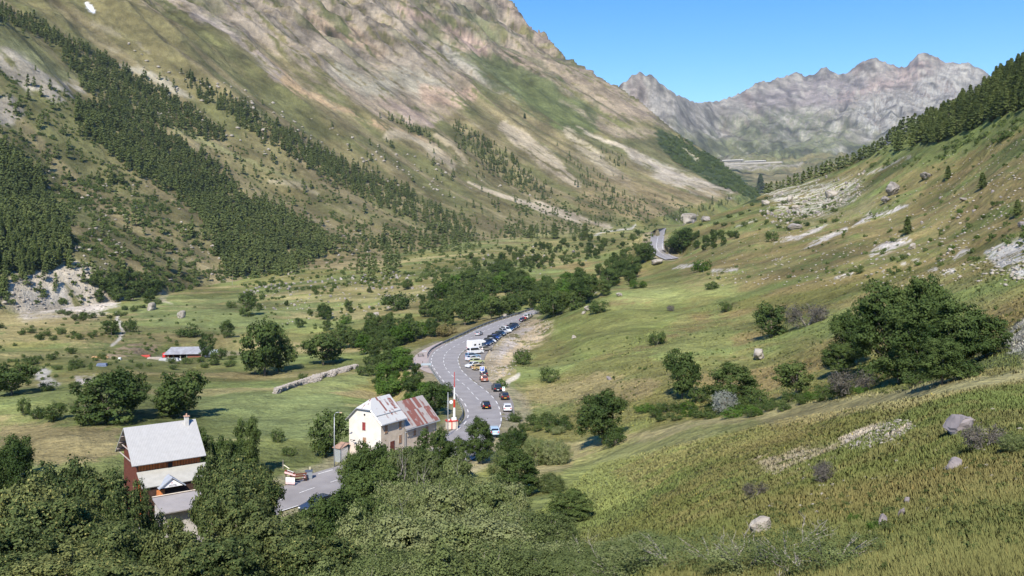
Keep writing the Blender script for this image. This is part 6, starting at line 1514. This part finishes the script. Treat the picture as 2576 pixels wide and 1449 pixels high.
# ------------------------------------------------------------------ stones
STONE = mat("grey stone", (.30, .27, .245), .95, nscale=2.2, col2=(.19, .17, .15), bump=.6); STONEP = mat("pale stone", (.40, .36, .30), .95, nscale=2.5, col2=(.25, .22, .185), bump=.6); STONEG = mat("purple grey stone", (.27, .24, .235), .95, nscale=1.2, col2=(.19, .165, .16), bump=.6)
def rock_mesh(seed, sub=2, m=None, flat=1.0, cuts=14):
    import bmesh
    r = np.random.default_rng(seed); bm = bmesh.new(); bmesh.ops.create_icosphere(bm, subdivisions=sub, radius=.5)
    pl = [(Vector(r.normal(size=3)).normalized(), r.uniform(.22, .42)) for _ in range(cuts)]
    for v_ in bm.verts:
        for n_, d_ in pl:
            k = v_.co.dot(n_) - d_
            if k > 0: v_.co -= n_ * k * .92
        v_.co += Vector(r.normal(size=3)) * .016
        v_.co.z *= flat; 
    me = bpy.data.meshes.new("boulder"); bm.to_mesh(me); bm.free(); me.materials.append(m or STONE); return me
ROCKM = [rock_mesh(i, 3, [STONE, STONEP, STONEG][i % 3]) for i in range(6)]; ROCKS = [rock_mesh(20 + i, 1, STONEP, 1, 6) for i in range(5)]
RS_ = [(2412,1090,112,58,2,"big flat purple-grey boulder on the near slope",0),(2405,1178,50,36,2,"small tilted grey slab below the big flat boulder",0),(1918,1340,62,50,1,"pale boulder behind the dead twigs",0),(1922,1418,50,60,1,"pale upright boulder at the bottom among dead twigs",0),(2268,1300,26,34,2,"upper stone of the split pair on the near slope",0),(2283,1268,18,26,2,"small white-topped stone above the split pair",0),(2222,1325,34,44,2,"lower pointed stone of the split pair",0),(1910,903,42,36,1,"lone pink-brown boulder on the bright meadow",0),(2246,490,46,52,0,"biggest grey boulder high on the right slope",0),(2228,510,36,26,0,"boulder at the foot of the biggest grey one",0),(2330,450,46,26,0,"flat boulder right of the biggest grey one",0),(1996,578,38,26,0,"rounded grey boulder above the rock streaks",0),(1728,562,72,36,1,"great craggy rock beside the far road",0),(1778,556,26,18,3,"white boulder right of the craggy rock",0),(1988,508,24,24,1,"pale boulder at the left of the boulder field",0),(1925,516,24,18,1,"low pale boulder at the skyline saddle",0),(2004,525,24,14,1,"flat pale boulder in the boulder field",0),(2090,497,36,26,1,"whitish block cluster in the boulder field",0),(2298,626,22,20,1,"round yellowish boulder at the end of a rock streak",0),(1325,907,14,12,1,"small pale stone on the gravel bank",0),(1443,852,14,12,1,"small pale stone low on the meadow",0),(1532,955,20,12,2,"small grey stone on the dry meadow",0),(1480,780,22,14,1,"pale stone at the wood's upper edge",0),(1468,790,18,10,1,"stone next to the dark bush of the meadow edge",0),(380,780,34,26,1,"pale rock outcrop above the gravel path",0),(458,800,24,26,1,"pale leaning rock in the meadow above the barn",0),(945,798,22,18,1,"pale rock in the rough meadow left of the wood",0),(662,330,20,10,1,"white block alone on the mountain side",0),(2570,570,24,18,2,"grey stone at the right edge of the slope",0),(2425,505,26,12,0,"flat grey stone high on the right slope",0),(1270,800,18,12,1,"stone on the road bank",0),(1652,664,36,16,1,"pinkish slab beside the far road's lower end",0),(1560,745,24,12,1,"pale slab on the brow above the meadow",0)]
for u, vb, w, h, k, lab, _ in RS_:
    p = at(u, vb); s = F / p.y; o = add("boulder", ROCKM[k % 6], loc=(p.x, p.y, p.z + h / s * .28), rot=(PR.uniform(-.3, .3), PR.uniform(-.3, .3), PR.uniform(0, 6)), scale=(w / s * 1.15, w / s * .9, h / s * 1.15)); tag(o, lab, "boulder")
def boulders(P, n, hm, label, group, dmin=0, dmax=4000):
    def f(u, v, p):
        h = PR.uniform(*hm); o = add("boulder", PR.choice(ROCKM), loc=(p.x, p.y, p.z + .12 * h), rot=(PR.uniform(0, 6), PR.uniform(0, 6), PR.uniform(0, 6)), scale=(h * PR.uniform(.8, 1.5), h, h * PR.uniform(.6, 1.0))); tag(o, label, "boulder", group)
    scatter(P, n, 7, f, dmin, dmax)
boulders([(1940,490),(2060,450),(2180,430),(2150,490),(2050,540),(1950,550),(1900,530)], 90, (1.2, 3.4), "pale boulder in the boulder field below the skyline wood", "boulders of the field below the skyline wood")
boulders([(600,725),(850,700),(1000,685),(1060,700),(850,722),(620,745)], 60, (1.5, 3.2), "pale boulder of the long stony bank at the forest foot", "boulders of the long stony bank", 350)
boulders([(620,745),(1060,700),(1180,660),(1200,680),(1000,780),(700,800)], 46, (1.0, 2.6), "pale boulder strewn over the rough meadow left of the wood", "boulders of the rough meadow", 350)
boulders([(1150,640),(1300,610),(1500,620),(1480,670),(1200,690)], 26, (1.5, 3.5), "pale boulder on the terraces beyond the wood", "boulders on the far terraces", 350)
boulders([(2100,560),(2576,440),(2576,640),(2200,680)], 40, (.5, 1.5), "grey stone lying between the rock streaks of the right slope", "stones between the rock streaks")
boulders([(1690,545),(1760,535),(1775,560),(1700,572)], 14, (2.2, 5), "craggy pale block around the great rock beside the far road", "blocks around the great craggy rock")
STN = []
def stones(P, n, hm, dmin=0, dmax=5000, thr=.45):
    us = [p[0] for p in P]; vs = [p[1] for p in P]; k = 0
    for _ in range(n * 8):
        if k >= n: break
        u = PR.uniform(min(us), max(us)); v = PR.uniform(min(vs), max(vs))
        if not inpoly(u, v, P): continue
        D = hit(u, v)
        if not dmin < D < dmax: continue
        x = (u - CU) / F * D
        if vnoise(np.array([x / 9.0]), np.array([D / 9.0]), 501)[0] < thr: continue
        h = PR.uniform(*hm); STN.append((Vector((x, D, float(zat(x, D)) + .1 * h)), h * PR.uniform(.8, 1.3), h * PR.uniform(.4, .8))); k += 1
stones([(1700,600),(1940,480),(2300,400),(2600,300),(2600,720),(2200,720),(1800,720)], 1100, (.3, 1.1), 80, 1100)
stones([(1900,530),(2180,440),(2170,490),(2050,550),(1950,570)], 350, (.8, 2.2), 200, 1100, .3)
stones([(600,700),(1060,660),(1200,640),(1500,610),(1450,680),(1100,760),(700,820)], 420, (.5, 1.6), 300, 1500)
stones([(-40,400),(900,560),(1200,600),(800,680),(300,760),(-40,780)], 300, (1.5, 4), 400, 2000)
stones([(300,100),(1000,380),(1400,500),(1000,500),(400,300)], 200, (3, 7), 600, 3500)
stones([(20,690),(260,650),(300,740),(240,800),(40,800)], 160, (.8, 2.4), 350, 900, .2)
stones([(1230,850),(1330,800),(1395,810),(1340,880),(1270,960),(1230,960)], 420, (.25, .9), 190, 420, .2)
stones([(1850,1180),(2300,1060),(2576,1000),(2576,1300),(1900,1430)], 160, (.08, .3), 10, 120)
stones([(2110,1130),(2150,1085),(2270,1055),(2310,1070),(2250,1112),(2170,1132)], 520, (.08, .3), 10, 120, .3)
stones([(1920,1190),(2080,1130),(2120,1160),(2000,1200)], 160, (.04, .14), 10, 120, .4)
tag(add("scattered_stones", merge(ROCKS, STN, "scattered_stones", [STONEP], PR)), kind="stuff")
# stone bank in the meadow: a long heap of field stones
def heap(L, zt, lab, mats, nst, seed, name="stone_bank"):
    r = random.Random(seed); pl_ = []
    for (u1, v1, w1), (u2, v2, w2) in zip(L[:-1], L[1:]):
        for _ in range(nst):
            t = r.random(); u = u1 + (u2 - u1) * t; v = v1 + (v2 - v1) * t; w = w1 + (w2 - w1) * t
            p = at(u, v); o = r.uniform(-1, 1); x = p.x + r.uniform(-.5, .5); y = p.y + o * w
            h = zt * (1 - o * o) ; s = r.uniform(.22, .5); pl_.append((Vector((x, y, float(zat(x, y)) + h * r.uniform(.6, 1))), s, s * .8))
    return tag(add(name, merge(ROCKS, pl_, name, [mats], r)), lab, "stone bank")
heap([(694,990,1.5),(730,976,4.5),(790,956,6.5),(850,938,6.5),(895,926,4)], 1.25, "long bank of piled grey field stones in the meadow", mat("field stones", (.46, .41, .35), .95, .25, 1.5, bump=.3), 2000, 3)
heap([(2115,1130,.2),(2160,1105,.5),(2200,1115,.3),(2262,1082,.6),(2290,1075,.3)], .06, "pale patch of broken stone on the near slope", mat("broken pale stone", (.56, .47, .38), .95, .2, 4), 60, 4, "stone_patch") if False else None
# dead twigs at the bottom right
def twigs(u, vt, D, w, n, seed, lab):
    r = random.Random(seed); p = at(u, 0, D); H = -(vt - HOR) / F * D - p.z; e = empty("bare_shrub", p, label=lab, cat="bush"); k = 0
    for st in range(n):
        a_ = r.uniform(0, 6.28); lean = r.uniform(.1, .55) * w; h = H * r.uniform(.5, 1.0); P = [Vector((r.uniform(-.2, .2) * w, r.uniform(-.2, .2) * w, -.1))]
        for i in range(1, 6):
            t = i / 5; P.append(P[0] + Vector((math.cos(a_) * lean * t + r.uniform(-.05, .05) * H, math.sin(a_) * lean * t + r.uniform(-.05, .05) * H, h * t)))
        m = MB(); k_ = max(1, H / 2.4); m.tube(P, [.022 * k_, .018 * k_, .014 * k_, .011 * k_, .008 * k_, .003], 4)
        for i in (2, 3, 4):
            for _ in range(2):
                q = P[i]; m.tube([q, q + Vector((r.uniform(-.3, .3), r.uniform(-.3, .3), r.uniform(.15, .5))) * H * .3, q + Vector((r.uniform(-.4, .4), r.uniform(-.4, .4), r.uniform(.3, .7))) * H * .5], [.009, .006, .002], 3)
        m.obj("branch", BARKL, e)
twigs(1870, 1310, 24, 2.2, 7, 1, "tall bare shrub with whitish branches at the bottom right"); twigs(2030, 1290, 23, 2.2, 6, 2, "bare shrub right of the pale upright boulder"); twigs(2010, 1380, 19, 2, 7, 3, "low bare shrub at the bottom edge"); twigs(1700, 1390, 29, 2.6, 6, 4, "bare shrub at the bottom edge, left of the pale boulders"); twigs(2210, 1400, 18, 1.8, 5, 5, "sparse bare shrub at the bottom under the split stones")

for i, (u, vt, D, w, n, lab) in enumerate([(1000,1120,97,3,7,"bare pale shrub against the wing's grey wall"), (1060,1150,90,3,7,"bare branching shrub in the upper middle of the thicket"), (1140,1140,92,2.6,5,"bare pale stems at the right of the thicket's upper edge"), (1170,1270,66,3,6,"bare grey branches in the lower middle of the thicket"), (1040,1230,74,3,5,"bare stems showing through the willows below the wing"), (1560,1330,36,2.4,5,"thin bare stems low on the grassy slope")]): twigs(u, vt, D, w, n, 40 + i, lab)
# ------------------------------------------------------------------ the air
hz, t, b = new_mat("air")
t.nodes.remove(b)
pv = t.nodes.new("ShaderNodeVolumePrincipled"); pv.inputs["Color"].default_value = (.62, .78, 1.0, 1); pv.inputs["Density"].default_value = 3.0e-5; pv.inputs["Anisotropy"].default_value = 0.0
t.links.new(pv.outputs[0], t.nodes["Material Output"].inputs["Volume"])
zlo, zhi = float(Z.min()) - 1, float(Z.max()) + 40
hb = MB(); hb.box((0, 4340, (zlo + zhi) / 2), (22000, 8900, zhi - zlo))
ho = hb.obj("haze", hz); tag(ho, kind="stuff")
print("script", round(time.time() - T0, 1), "s; haze", zlo, zhi)
